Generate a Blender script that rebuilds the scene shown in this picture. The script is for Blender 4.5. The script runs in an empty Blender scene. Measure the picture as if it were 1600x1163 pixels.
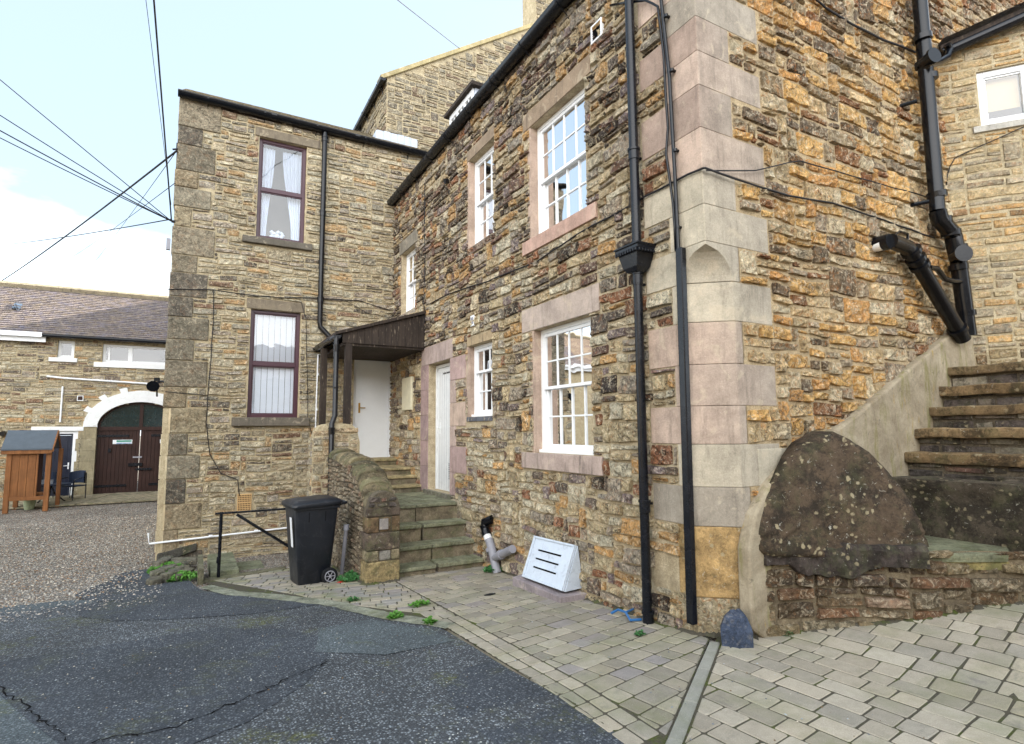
import bpy, bmesh, math, random
import numpy as np
from mathutils import Vector, Matrix
R = math.radians
random.seed(7); np.random.seed(7)
scene = bpy.context.scene
COL = scene.collection

# ------------------------------------------------------------------ camera
F_PX, W_PX, H_PX = 882.0, 1600, 1163
CAM = np.array([0.0, 0.0, 1.6])
def cam_axes(yaw, pitch, roll):
    cy, sy = math.cos(yaw), math.sin(yaw); cp, sp = math.cos(pitch), math.sin(pitch)
    fwd = np.array([sy*cp, cy*cp, sp]); right = np.array([cy, -sy, 0.0]); down = np.cross(fwd, right)
    c, s = math.cos(roll), math.sin(roll)
    return np.array([c*right+s*down, -s*right+c*down, fwd])
AX = cam_axes(R(29.16), R(5.83), R(0.44))
cd = bpy.data.cameras.new('camera'); cam = bpy.data.objects.new('camera', cd); COL.objects.link(cam)
cd.sensor_width = 36.0; cd.lens = F_PX/W_PX*36.0; cd.clip_start = 0.05; cd.clip_end = 2000
rot = Matrix((AX[0], -AX[1], -AX[2])).transposed()
cam.matrix_world = Matrix.Translation(Vector(CAM)) @ rot.to_4x4()
scene.camera = cam

# survey helpers: where a sight line meets a known wall plane or the ground
def ray(x, y): return AX.T @ np.array([(x-800)/F_PX, (y-581.5)/F_PX, 1.0])
def hit(x, y, ax, v):
    d = ray(x, y); return CAM + (v-CAM[ax])/d[ax]*d
def hitp(x, y, P0, n):
    d = ray(x, y); return CAM + ((np.array(P0)-CAM)@np.array(n))/(d@np.array(n))*d
def gz(x, y):
    if y < 3: z = 0.0
    elif y < 7: z = -.06*(y-3)
    elif y < 11.3: z = -.24-.36*(y-7)/4.3
    elif y < 22: z = -.6+.27*(y-11.3)/10.7
    else: z = -.33
    if x > 4.0: z += .17*min(x-4.0, 3.0)*max(0., min(1., (y-.8)/1.0))
    return z
def G(x, y, dz=0.0):
    z = 0.0
    for i in range(40):
        p = hit(x, y, 2, z+dz); z = .5*z+.5*gz(p[0], p[1])
    return p

# ------------------------------------------------------------------ world, sun, exposure
SUN_EL, SUN_DIR = 27.0, np.array([1.0, 0.06])         # low sun behind the houses on the right
sun_az = math.atan2(SUN_DIR[0], SUN_DIR[1])            # clockwise from +Y
world = bpy.data.worlds.new('World'); scene.world = world; world.use_nodes = True
nt = world.node_tree; nt.nodes.clear(); N, Lk = nt.nodes.new, nt.links.new
out = N('ShaderNodeOutputWorld'); bg = N('ShaderNodeBackground'); Lk(bg.outputs[0], out.inputs[0])
sky = N('ShaderNodeTexSky'); sky.sky_type = 'NISHITA'; sky.sun_disc = False
sky.sun_elevation = R(SUN_EL); sky.sun_rotation = sun_az; sky.air_density = 1.0; sky.dust_density = 1.5; sky.ozone_density = 1.2
bg.inputs['Strength'].default_value = 0.15
tc = N('ShaderNodeTexCoord'); sep = N('ShaderNodeSeparateXYZ'); Lk(tc.outputs['Generated'], sep.inputs[0])
def mth(op, a, b=None, clamp=False):
    m = N('ShaderNodeMath'); m.operation = op; m.use_clamp = clamp
    for i, v in enumerate((a, b)):
        if v is None: continue
        if isinstance(v, (int, float)): m.inputs[i].default_value = v
        else: Lk(v, m.inputs[i])
    return m.outputs[0]
mp = N('ShaderNodeMapping'); mp.inputs['Scale'].default_value = (1, 1, 3.0); Lk(tc.outputs['Generated'], mp.inputs[0])
n1 = N('ShaderNodeTexNoise'); n1.inputs['Scale'].default_value = 2.6; n1.inputs['Detail'].default_value = 8; n1.inputs['Roughness'].default_value = .55
Lk(mp.outputs[0], n1.inputs[0])
hor = mth('SUBTRACT', 1.0, mth('MULTIPLY', sep.outputs[2], 3.3))                      # clouds bank up near the horizon
cl = mth('ADD', mth('MULTIPLY', mth('SUBTRACT', n1.outputs[0], .5), 3.2), hor)
cloud = mth('ADD', mth('MULTIPLY', cl, 1.2), .16, clamp=True)
# unseen bright cloud bank added to the west and south to light the walls
west = mth('MULTIPLY', mth('ADD', mth('MULTIPLY', sep.outputs[0], -.6), mth('MULTIPLY', sep.outputs[1], -.8)), 1.0)
bank = mth('MULTIPLY', mth('ADD', west, -.1, clamp=True), 1.0)
ccol = N('ShaderNodeMix'); ccol.data_type = 'RGBA'
ccol.inputs[6].default_value = (6.0, 6.7, 7.2, 1); ccol.inputs[7].default_value = (15.4, 15.3, 15.3, 1); Lk(bank, ccol.inputs[0])
haze = N('ShaderNodeMix'); haze.data_type = 'RGBA'; haze.inputs[0].default_value = .66
Lk(sky.outputs[0], haze.inputs[6]); haze.inputs[7].default_value = (2.25, 2.75, 3.15, 1)
mixs = N('ShaderNodeMix'); mixs.data_type = 'RGBA'
Lk(mth('MAXIMUM', cloud, mth('MULTIPLY', bank, 1.4, clamp=True)), mixs.inputs[0]); Lk(haze.outputs[2], mixs.inputs[6]); Lk(ccol.outputs[2], mixs.inputs[7])
Lk(mixs.outputs[2], bg.inputs[0])

sd = bpy.data.lights.new('sun', 'SUN'); sd.energy = 5.0; sd.angle = R(.5); sd.color = (1, .93, .82)
sun = bpy.data.objects.new('sun', sd); COL.objects.link(sun)
sv = Vector((math.sin(sun_az)*math.cos(R(SUN_EL)), math.cos(sun_az)*math.cos(R(SUN_EL)), math.sin(R(SUN_EL))))
sun.rotation_euler = (-sv).to_track_quat('-Z', 'Y').to_euler(); sun.location = (20, 0, 20)
scene.view_settings.view_transform = 'Standard'; scene.view_settings.look = 'None'
scene.view_settings.exposure = 1.48; scene.view_settings.gamma = 1.0

# ------------------------------------------------------------------ colours and materials
def lin(c): return tuple(((x/255)/12.92 if x/255 <= .04045 else ((x/255+.055)/1.055)**2.4) for x in c)
MATS = {}
class NB:
    def __init__(s, name):
        s.m = bpy.data.materials.new(name); s.m.use_nodes = True; s.nt = s.m.node_tree; s.nt.nodes.clear()
        s.out = s.n('ShaderNodeOutputMaterial'); s.p = s.n('ShaderNodeBsdfPrincipled'); s.l(s.p.outputs[0], s.out.inputs[0])
        s.tc = s.n('ShaderNodeTexCoord'); s.co = s.tc.outputs['Object']
    def n(s, t): return s.nt.nodes.new(t)
    def l(s, a, b): s.nt.links.new(a, b)
    def scaled(s, sc):
        m = s.n('ShaderNodeMapping'); m.inputs['Scale'].default_value = sc; s.l(s.co, m.inputs[0]); return m.outputs[0]
    def noise(s, scale, detail=6, rough=.6, dist=0., co=None):
        n = s.n('ShaderNodeTexNoise'); n.inputs['Scale'].default_value = scale; n.inputs['Detail'].default_value = detail
        n.inputs['Roughness'].default_value = rough; n.inputs['Distortion'].default_value = dist; s.l(co or s.co, n.inputs[0]); return n.outputs[0]
    def voro(s, scale, feat='F1', co=None, out=0):
        n = s.n('ShaderNodeTexVoronoi'); n.feature = feat; n.inputs['Scale'].default_value = scale; s.l(co or s.co, n.inputs[0]); return n.outputs[out]
    def ramp(s, v, a, b, lo=0., hi=1.):
        n = s.n('ShaderNodeMapRange'); n.inputs[1].default_value = a; n.inputs[2].default_value = b; n.inputs[3].default_value = lo; n.inputs[4].default_value = hi
        s.l(v, n.inputs[0]); return n.outputs[0]
    def math(s, op, a, b=None, clamp=False):
        m = s.n('ShaderNodeMath'); m.operation = op; m.use_clamp = clamp
        for i, v in enumerate((a, b)):
            if v is None: continue
            if isinstance(v, (int, float)): m.inputs[i].default_value = v
            else: s.l(v, m.inputs[i])
        return m.outputs[0]
    def mix(s, f, a, b, mode='MIX'):
        n = s.n('ShaderNodeMix'); n.data_type = 'RGBA'; n.blend_type = mode
        for i, v in ((0, f), (6, a), (7, b)):
            if isinstance(v, (int, float)): n.inputs[i].default_value = v
            elif isinstance(v, tuple): n.inputs[i].default_value = (*v[:3], 1)
            else: s.l(v, n.inputs[i])
        return n.outputs[2]
    def attr(s, name='Col'):
        n = s.n('ShaderNodeAttribute'); n.attribute_name = name; return n.outputs[0]
    def scale_col(s, col, f):
        n = s.n('ShaderNodeVectorMath'); n.operation = 'SCALE'
        s.l(col, n.inputs[0]); s.l(f, n.inputs[3]); return n.outputs[0]
    def bump(s, h, strength=.5, dist=.01):
        n = s.n('ShaderNodeBump'); n.inputs['Strength'].default_value = strength; n.inputs['Distance'].default_value = dist
        s.l(h, n.inputs['Height']); s.l(n.outputs[0], s.p.inputs['Normal'])
    def col(s, c):
        if isinstance(c, tuple): s.p.inputs['Base Color'].default_value = (*c[:3], 1)
        else: s.l(c, s.p.inputs['Base Color'])
    def rough(s, v, spec=.3):
        if isinstance(v, (int, float)): s.p.inputs['Roughness'].default_value = v
        else: s.l(v, s.p.inputs['Roughness'])
        s.p.inputs['Specular IOR Level'].default_value = spec

def rubble_mat(name, soot=.35, pale=.35, iron=.2, seed=0., sc=1., mean=(168, 150, 118), pull=.3):
    b = NB(name); a = b.attr()
    m = b.n('ShaderNodeMapping'); m.inputs['Location'].default_value = (seed, seed*.7, seed*.3); b.l(b.co, m.inputs[0]); co = m.outputs[0]
    big = b.noise(2.2*sc, 4, .6, .3, co); mid = b.noise(11*sc, 9, .74, .8, co); fine = b.noise(48*sc, 8, .8, .4, co)
    c = b.mix(b.ramp(b.noise(6*sc, 3, .5, .4, co), .3, .7, pull*.3, pull*1.7), a, lin(mean))
    m3 = b.ramp(b.noise(13*sc, 7, .72, 1.0, co), .53, .60)
    c = b.mix(b.math('MULTIPLY', m3, iron, True), c, lin((190, 122, 60)))
    m2 = b.ramp(b.noise(17*sc, 9, .76, 1.2, co), .52, .58)
    c = b.mix(b.math('MULTIPLY', m2, pale, True), c, lin((226, 212, 184)))
    f = b.math('ADD', b.ramp(mid, .32, .68, .52, 1.46), b.ramp(fine, .32, .68, -.40, .40))
    c = b.scale_col(c, f)
    m1 = b.math('MULTIPLY', b.ramp(b.noise(21*sc, 9, .75, 1.4, co), .51, .57), b.ramp(big, .40, .62, .25, 1.))
    c = b.mix(b.math('MULTIPLY', m1, soot, True), c, lin((36, 32, 30)))
    b.col(c); b.rough(.9, .15)
    h = b.math('ADD', b.math('MULTIPLY', mid, 1.0), b.math('MULTIPLY', fine, .5))
    b.bump(h, 1.0, .05); return b.m
def mortar_mat(name, c1, c2):
    b = NB(name); n = b.noise(9, 8, .7); c = b.mix(b.ramp(n, .35, .65), lin(c1), lin(c2))
    f = b.noise(80, 6, .7); c = b.scale_col(c, b.ramp(f, .3, .7, .55, 1.25))
    d = b.ramp(b.noise(2.5, 6, .7), .55, .75); c = b.mix(b.math('MULTIPLY', d, .5), c, lin((80, 74, 66)))
    b.col(c); b.rough(.95, .1); b.bump(b.math('ADD', n, b.math('MULTIPLY', f, .5)), .9, .025); return b.m
def dressed_mat(name, streak=.3):
    b = NB(name); a = b.attr(); n = b.noise(3.5, 10, .72, .2); f = b.noise(70, 8, .8)
    c = b.scale_col(a, b.math('ADD', b.ramp(n, .34, .66, .74, 1.22), b.ramp(f, .3, .7, -.2, .2)))
    sco = b.scaled((6, 6, .8)); s = b.ramp(b.noise(2.4, 8, .7, .3, sco), .52, .72)
    c = b.mix(b.math('MULTIPLY', s, streak, True), c, lin((78, 72, 66)))
    p = b.ramp(b.noise(5, 7, .65, .8), .57, .63); c = b.mix(b.math('MULTIPLY', p, .35, True), c, lin((205, 190, 165)))
    sp = b.ramp(b.voro(45), .05, .12, 1., 0.); c = b.mix(b.math('MULTIPLY', sp, .5, True), c, lin((228, 222, 208)))
    b.col(c); b.rough(.9, .15); b.bump(b.math('ADD', f, b.math('MULTIPLY', n, .8)), .55, .012); return b.m
def mossy_mat(name, moss=.5, lich=.4, dark=.4):
    b = NB(name); a = b.attr(); n = b.noise(6, 10, .74, .1); f = b.noise(45, 8, .8)
    c = b.scale_col(a, b.math('ADD', b.ramp(n, .34, .66, .5, 1.5), b.ramp(f, .3, .7, -.35, .35)))
    d = b.ramp(b.noise(5, 12, .8, .1), .48, .56); c = b.mix(b.math('MULTIPLY', d, dark, True), c, lin((38, 36, 32)))
    g = b.ramp(b.noise(4.3, 10, .78, .1), .50, .60); c = b.mix(b.math('MULTIPLY', g, moss, True), c, lin((98, 104, 70)))
    wob = b.noise(9, 4, .6); co = b.n('ShaderNodeVectorMath'); co.operation = 'MULTIPLY_ADD'
    b.l(wob, co.inputs[0]); co.inputs[1].default_value = (.10, .10, .10); b.l(b.co, co.inputs[2])
    l = b.ramp(b.voro(15., co=co.outputs[0]), .20, .30, 1., 0.); keep = b.ramp(b.noise(5.1, 3, .6), .50, .56)
    c = b.mix(b.math('MULTIPLY', b.math('MULTIPLY', l, keep), lich, True), c, lin((168, 156, 126)))
    w = b.ramp(b.noise(26, 6, .7, 1.), .62, .68); c = b.mix(b.math('MULTIPLY', w, lich, True), c, lin((190, 188, 176)))
    b.col(c); b.rough(.9, .2); b.bump(b.math('ADD', n, b.math('MULTIPLY', f, .6)), .9, .025); return b.m
def paint_mat(name, c, rough=.4, spec=.4, var=.12, dirt=.0, dc=(120, 110, 95), bumpd=.002, metal=0., sc=1.):
    b = NB(name); n = b.noise(7*sc, 6, .7, .3); f = b.noise(60*sc, 4, .7); base = b.n('ShaderNodeRGB'); base.outputs[0].default_value = (*lin(c), 1)
    cc = b.scale_col(base.outputs[0], b.math('ADD', b.ramp(n, .3, .7, 1-var, 1+var), b.ramp(f, .3, .7, -var*.3, var*.3)))
    if dirt: cc = b.mix(b.math('MULTIPLY', b.ramp(b.noise(11*sc, 8, .75, .8), .54, .68), dirt, True), cc, lin(dc))
    b.col(cc); b.rough(b.ramp(n, .3, .7, rough*.8, min(1., rough*1.25)), spec); b.p.inputs['Metallic'].default_value = metal
    b.bump(b.math('ADD', n, b.math('MULTIPLY', f, .4)), .4, bumpd); return b.m
def wood_mat(name, c1, c2, rough=.6, scl=(40, 40, 1.6), pale=0.):
    b = NB(name); s = b.scaled(scl); n = b.noise(1.2, 8, .7, .6, s); a = b.noise(3., 5, .6)
    c = b.mix(b.ramp(n, .3, .7), lin(c1), lin(c2)); c = b.scale_col(c, b.ramp(a, .3, .7, .75, 1.2))
    if pale: c = b.mix(b.math('MULTIPLY', b.ramp(b.noise(2., 8, .75, .5, b.scaled((14, 14, 2.5))), .58, .68), pale), c, lin((176, 160, 140)))
    b.col(c); b.rough(rough, .25); b.bump(n, .5, .006); return b.m
def glass_mat(name, refl=.3, tint=(1, 1, 1)):
    b = NB(name); b.nt.nodes.remove(b.p)
    t = b.n('ShaderNodeBsdfTransparent'); t.inputs[0].default_value = (*tint, 1)
    g = b.n('ShaderNodeBsdfGlossy'); g.inputs['Roughness'].default_value = .015
    bp = b.n('ShaderNodeBump'); bp.inputs['Strength'].default_value = .25; bp.inputs['Distance'].default_value = .01
    b.l(b.noise(2.3, 2, .5), bp.inputs['Height']); b.l(bp.outputs[0], g.inputs['Normal'])
    fr = b.n('ShaderNodeFresnel'); fr.inputs[0].default_value = 1.5
    mx = b.n('ShaderNodeMixShader'); b.l(b.math('ADD', fr.outputs[0], refl, True), mx.inputs[0]); b.l(t.outputs[0], mx.inputs[1]); b.l(g.outputs[0], mx.inputs[2])
    b.l(mx.outputs[0], b.out.inputs[0]); return b.m

M = {}
M['rubA'] = rubble_mat('rubble west wall', .85, .62, .25, 1., 1., (164, 146, 116), .10)
M['rubB'] = rubble_mat('rubble north house', .70, .62, .20, 5., 1., (178, 165, 138), .15)
M['rubC'] = rubble_mat('rubble south gable', .72, .68, .48, 9., 1., (204, 166, 108), .15)
M['rubD'] = rubble_mat('rubble annex', .25, .5, .3, 13., 1., (204, 176, 128), .2)
M['rubG'] = rubble_mat('rubble gable house', .40, .5, .1, 17., 1., (168, 156, 130), .2)
M['rubP'] = rubble_mat('rubble plinth', .6, .45, .16, 21., 1., (132, 112, 84), .25)
M['rubS'] = rubble_mat('rubble step wall', .6, .45, .05, 25.)
M['rubQ'] = rubble_mat('rough quoin stone', .6, .3, .12, 51., .8, (128, 120, 100), .1)
M['morA'] = mortar_mat('mortar warm', (206, 190, 160), (168, 152, 124))
M['morB'] = mortar_mat('mortar pale', (208, 194, 162), (170, 154, 124))
M['morC'] = mortar_mat('mortar brown', (204, 184, 150), (170, 150, 118))
M['morS'] = mortar_mat('mortar dark', (120, 110, 94), (82, 76, 66))
M['dress'] = dressed_mat('dressed stone', .45); M['dressd'] = dressed_mat('weathered dressed stone', .8)
M['moss'] = mossy_mat('mossy step stone', .5, .25, .28); M['lich'] = mossy_mat('lichened dark stone', .18, .8, .72)
M['ochre'] = mossy_mat('flaking ochre sandstone', .12, .8, .30); M['stair'] = mossy_mat('stained stair stone', .25, .6, .66); M['cope'] = mossy_mat('lichened coping', .45, .5, .6)
M['white'] = paint_mat('white gloss paint', (238, 240, 242), .3, .4, .03)
M['whitew'] = paint_mat('weathered white paint', (226, 228, 228), .5, .3, .05, .25, (150, 146, 140))
M['pvc'] = paint_mat('white plastic', (232, 235, 238), .35, .4, .02)
M['brown'] = paint_mat('brown window plastic', (66, 32, 44), .35, .5, .08)
M['black'] = paint_mat('black iron paint', (17, 20, 27), .26, .35, .25, .15, (66, 66, 74))
M['blackp'] = paint_mat('black plastic pipe', (13, 15, 20), .2, .35, .15, .08, (80, 84, 92))
M['binm'] = paint_mat('bin plastic', (22, 26, 34), .42, .5, .25, .5, (62, 60, 64), .003)
M['rubber'] = paint_mat('rubber', (26, 27, 30), .8, .2)
M['grey'] = paint_mat('grey plastic', (142, 142, 150), .45, .4, .12, .3, (90, 86, 84))
M['galv'] = paint_mat('chalky grey metal', (196, 206, 218), .5, .4, .07, .4, (104, 112, 124), .003)
M['lead'] = paint_mat('lead flashing', (186, 194, 208), .5, .4, .12, .3, (130, 136, 150), .006)
M['hole'] = paint_mat('dark opening', (14, 14, 16), .9, .1)
M['room'] = paint_mat('dim room wall', (112, 106, 98), .9, .1)
M['glass'] = glass_mat('window glass', .10); M['glassb'] = glass_mat('bright window glass', .09, (.93, .96, 1.))
M['gold'] = paint_mat('brass', (176, 140, 70), .3, .5, .1, metal=.8)
M['curtain'] = paint_mat('net curtain', (196, 204, 216), .8, .2, .05)
M['netw'] = paint_mat('white slatted blind', (240, 242, 245), .8, .2, .03); M['blind'] = paint_mat('cream blind', (204, 204, 200), .8, .2, .04)
M['dwood'] = wood_mat('weathered black boarding', (36, 31, 30), (72, 62, 54), .8, (24, 24, 1.2), .55)
M['gwood'] = wood_mat('dark stained door boards', (42, 27, 24), (64, 42, 36), .6)
M['owood'] = wood_mat('orange stained timber', (108, 68, 38), (148, 100, 60), .55, (18, 18, 1.2))
M['felt'] = paint_mat('grey roofing felt', (88, 96, 104), .9, .1, .12)
M['slate'] = rubble_mat('roof slate', .15, .18, .06, 33.)
M['rock'] = rubble_mat('blue whinstone', .35, .12, .0, 41., .8, (84, 92, 108), .3)
M['redp'] = paint_mat('red foil', (196, 54, 50), .3, .5); M['bluep'] = paint_mat('blue plastic', (52, 110, 170), .35, .5)
M['green'] = paint_mat('weed leaf', (86, 136, 52), .6, .3, .4, sc=4.); M['green2'] = paint_mat('dark weed leaf', (62, 112, 60), .6, .3, .4, sc=4.)
M['leafo'] = paint_mat('dead leaf', (170, 104, 34), .7, .2, .3)
M['cable'] = paint_mat('cable', (38, 36, 38), .6, .3); M['teal'] = paint_mat('sign green', (62, 140, 120), .5, .3)
M['brick'] = paint_mat('buff clay', (196, 160, 112), .85, .2, .12)
M['bluewood'] = paint_mat('dark blue door paint', (24, 30, 48), .35, .5, .1)
M['navy'] = paint_mat('navy wicker', (30, 42, 62), .6, .3, .2)

def asphalt_mat(name, coarse=1., base=(62, 74, 88), tone=1., moss=.5):
    b = NB(name); w = b.noise(1.1, 5, .6); cs = 62 if coarse > .5 else 100; v = b.voro(cs, out=1); vd = b.voro(cs)
    sepc = b.n('ShaderNodeSeparateColor'); b.l(v, sepc.inputs[0])
    chip = b.math('MULTIPLY', b.ramp(sepc.outputs[0], .35, .9, 0., 1.), b.ramp(vd, .25, .55, 1., 0.))
    v2 = b.voro(230, out=1); s2 = b.n('ShaderNodeSeparateColor'); b.l(v2, s2.inputs[0])
    c = b.mix(b.ramp(s2.outputs[1], .2, 1.), lin(tuple(int(k*.62) for k in base)), lin(base))
    c = b.mix(b.math('MULTIPLY', chip, .75*coarse, True), c, lin((166, 174, 180)))
    white = b.math('MULTIPLY', b.ramp(sepc.outputs[2], .965, .97), b.ramp(vd, .2, .35, 1., 0.)); c = b.mix(b.math('MULTIPLY', white, .8), c, lin((215, 215, 205)))
    c = b.scale_col(c, b.ramp(w, .3, .7, .78*tone, 1.22*tone))
    g = b.math('MULTIPLY', b.ramp(b.noise(1.7, 7, .7, .4), .54, .66), b.ramp(b.noise(30, 4, .7), .42, .58)); c = b.mix(b.math('MULTIPLY', g, moss, True), c, lin((96, 98, 44)))
    b.col(c); b.rough(.85, .35); b.bump(b.math('ADD', b.math('MULTIPLY', vd, -.7*coarse), b.math('ADD', b.math('MULTIPLY', s2.outputs[1], .2), b.math('MULTIPLY', b.noise(22, 5, .7), .5))), .9, .012); return b.m
M['asph'] = asphalt_mat('coarse asphalt', 1., (84, 88, 92), 1., .8); M['asph2'] = asphalt_mat('smooth asphalt patch', .55, (76, 82, 90), .95, .35)
M['asph3'] = asphalt_mat('old pale asphalt', .6, (98, 108, 112), 1., .6)
def gravel_mat():
    b = NB('gravel'); v = b.voro(42, out=1); vd = b.voro(42); s = b.n('ShaderNodeSeparateColor'); b.l(v, s.inputs[0])
    c = b.mix(s.outputs[0], lin((122, 120, 118)), lin((212, 202, 186))); c = b.mix(b.ramp(s.outputs[1], .8, .9), c, lin((150, 112, 78)))
    c = b.mix(b.ramp(vd, .38, .62, 0., .75), c, lin((56, 54, 52))); c = b.scale_col(c, b.ramp(b.noise(.9, 5, .65), .3, .7, .82, 1.15))
    b.col(c); b.rough(.9, .2); b.bump(vd, 1., -.03); return b.m
M['gravel'] = gravel_mat()
def paver_mat(name, moss):
    b = NB(name); a = b.attr(); n = b.noise(9, 6, .7); f = b.noise(160, 4, .8)
    c = b.scale_col(a, b.math('ADD', b.ramp(n, .3, .7, .86, 1.12), b.ramp(f, .35, .65, -.16, .16)))
    s = b.ramp(b.voro(120), .1, .2, 1., 0.); k = b.ramp(b.noise(60, 2, .5), .55, .6); c = b.mix(b.math('MULTIPLY', b.math('MULTIPLY', s, k), .6), c, lin((225, 225, 215)))
    g = b.ramp(b.noise(1.6, 7, .7, .4), .47, .64); c = b.mix(b.math('MULTIPLY', g, moss, True), c, lin((104, 112, 66)))
    d = b.ramp(b.noise(4.2, 8, .7, .6), .58, .72); c = b.mix(b.math('MULTIPLY', d, .4, True), c, lin((72, 72, 74)))
    b.col(c); b.rough(.85, .3); b.bump(b.math('ADD', n, b.math('MULTIPLY', f, .35)), .6, .006); return b.m
M['pav'] = paver_mat('concrete setts', .35); M['pav2'] = paver_mat('mossy concrete setts', .6)
def joint_mat():
    b = NB('mossy joint'); n = b.noise(5, 7, .7); f = b.noise(90, 5, .8)
    c = b.mix(b.ramp(n, .50, .64), lin((84, 80, 70)), lin((80, 88, 44))); c = b.scale_col(c, b.ramp(f, .3, .7, .6, 1.4)); b.col(c); b.rough(.95, .1); b.bump(f, .8, .01); return b.m
M['joint'] = joint_mat()
M['morP'] = mortar_mat('plinth mortar', (150, 136, 112), (104, 94, 78))
def render_mat():
    b = NB('stained cement render'); n = b.noise(3, 7, .7, .5); f = b.noise(60, 8, .8)
    c = b.mix(b.ramp(n, .35, .65), lin((136, 124, 104)), lin((176, 164, 142)))
    sco = b.scaled((5, 5, 1.1)); g = b.ramp(b.noise(1.6, 7, .65, .3, sco), .52, .66); c = b.mix(b.math('MULTIPLY', g, .6), c, lin((116, 114, 52)))
    y = b.ramp(b.noise(2.1, 7, .7, .3, b.scaled((7, 7, 1.5))), .60, .68); c = b.mix(b.math('MULTIPLY', y, .5), c, lin((170, 140, 66)))
    c = b.mix(b.math('MULTIPLY', b.ramp(b.noise(6, 8, .75, .8), .60, .70), .7), c, lin((60, 56, 50)))
    c = b.scale_col(c, b.ramp(f, .3, .7, .8, 1.18)); b.col(c); b.rough(.95, .1); b.bump(b.math('ADD', n, f), .6, .012); return b.m
M['render'] = render_mat()

# ------------------------------------------------------------------ mesh building
class MB:
    def __init__(s): s.v = []; s.f = []; s.mi = []; s.c = []; s.n = 0
    def add(s, verts, faces, mi=0, col=(1, 1, 1)):
        verts = np.asarray(verts, float).reshape(-1, 3); o = s.n
        s.v.append(verts); s.f += [tuple(i+o for i in f) for f in faces]; s.mi += [mi]*len(faces)
        col = np.asarray(col, float)
        s.c.append(np.tile(col, (len(verts), 1)) if col.ndim == 1 else col); s.n += len(verts)
    def box(s, a, b, mi=0, col=(1, 1, 1)):
        (x0, y0, z0), (x1, y1, z1) = a, b
        s.add([(x0,y0,z0),(x1,y0,z0),(x1,y1,z0),(x0,y1,z0),(x0,y0,z1),(x1,y0,z1),(x1,y1,z1),(x0,y1,z1)],
              [(0,3,2,1),(4,5,6,7),(0,1,5,4),(1,2,6,5),(2,3,7,6),(3,0,4,7)], mi, col)
    def fbox(s, F, u0, u1, v0, v1, w0, w1, mi=0, col=(1, 1, 1)):
        P = [F.pt(u, v, w) for w in (w0, w1) for v in (v0, v1) for u in (u0, u1)]
        s.add(P, [(0,1,3,2),(4,6,7,5),(0,4,5,1),(2,3,7,6),(0,2,6,4),(1,5,7,3)], mi, col)
    def prism(s, pts, d, mi=0, col=(1, 1, 1)):
        pts = np.asarray(pts, float); n = len(pts); d = np.asarray(d, float)
        s.add(np.vstack([pts, pts+d]), [tuple(range(n))[::-1], tuple(range(n, 2*n))]+[(i, (i+1) % n, n+(i+1) % n, n+i) for i in range(n)], mi, col)
    def tube(s, pts, r, seg=10, mi=0, col=(1, 1, 1), caps=True):
        pts = [np.array(p, float) for p in pts]; rr = r if hasattr(r, '__len__') else [r]*len(pts); V = []; up = None
        for i, p in enumerate(pts):
            t = pts[min(i+1, len(pts)-1)]-pts[max(i-1, 0)]; t = t/(np.linalg.norm(t)+1e-9)
            if up is None: up = np.array([0, 0, 1.]) if abs(t[2]) < .9 else np.array([1., 0, 0])
            a = np.cross(t, up); a /= np.linalg.norm(a); bb = np.cross(a, t); up = bb
            for k in range(seg):
                q = 2*math.pi*k/seg; V.append(p+rr[i]*(math.cos(q)*a+math.sin(q)*bb))
        Fc = [(i*seg+k, i*seg+(k+1) % seg, (i+1)*seg+(k+1) % seg, (i+1)*seg+k) for i in range(len(pts)-1) for k in range(seg)]
        if caps: Fc += [tuple(range(seg))[::-1], tuple((len(pts)-1)*seg+k for k in range(seg))]
        s.add(V, Fc, mi, col)
    def lathe(s, c, prof, seg=16, axis=(0, 0, 1), mi=0, col=(1, 1, 1)):
        axis = np.array(axis, float); s.tube([np.array(c)+axis*h for r, h in prof], [max(r, 1e-4) for r, h in prof], seg, mi, col)
    def build(s, name, mats, parent=None, bevel=0., smooth=False, recalc=True, **tags):
        me = bpy.data.meshes.new(name); off = np.zeros(3)
        root = parent
        while root is not None and root.parent is not None: root = root.parent
        if root is not None: off = np.array(root.location)
        V = np.vstack(s.v)-off
        me.from_pydata(V.tolist(), [], s.f)
        for m in (mats if isinstance(mats, (list, tuple)) else [mats]): me.materials.append(M[m] if isinstance(m, str) else m)
        me.polygons.foreach_set('material_index', s.mi)
        ca = me.color_attributes.new('Col', 'FLOAT_COLOR', 'POINT'); ca.data.foreach_set('color', np.hstack([np.vstack(s.c), np.ones((s.n, 1))]).ravel())
        if recalc:
            bm = bmesh.new(); bm.from_mesh(me); bmesh.ops.recalc_face_normals(bm, faces=bm.faces); bm.to_mesh(me); bm.free()
        if smooth:
            me.polygons.foreach_set('use_smooth', [True]*len(me.polygons))
            if smooth != 'all': me.set_sharp_from_angle(angle=R(40))
        me.update()
        o = bpy.data.objects.new(name, me); COL.objects.link(o)
        if parent is not None: o.parent = parent
        if bevel:
            bv = o.modifiers.new('bevel', 'BEVEL'); bv.width = bevel; bv.segments = 2; bv.limit_method = 'ANGLE'; bv.angle_limit = R(40)
        for k, v in tags.items(): o[k] = v
        return o
class Fr:
    def __init__(s, O, U, V, N): s.O, s.U, s.V, s.N = [np.array(a, float) for a in (O, U, V, N)]
    def pt(s, u, v, w=0.): return s.O+s.U*u+s.V*v+s.N*w
    def uv(s, p): p = np.asarray(p)-s.O; return p@s.U, p@s.V
XA, YB, YC, YD, YG = 3.513, 11.38, 3.09, 22.0, 12.3
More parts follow.
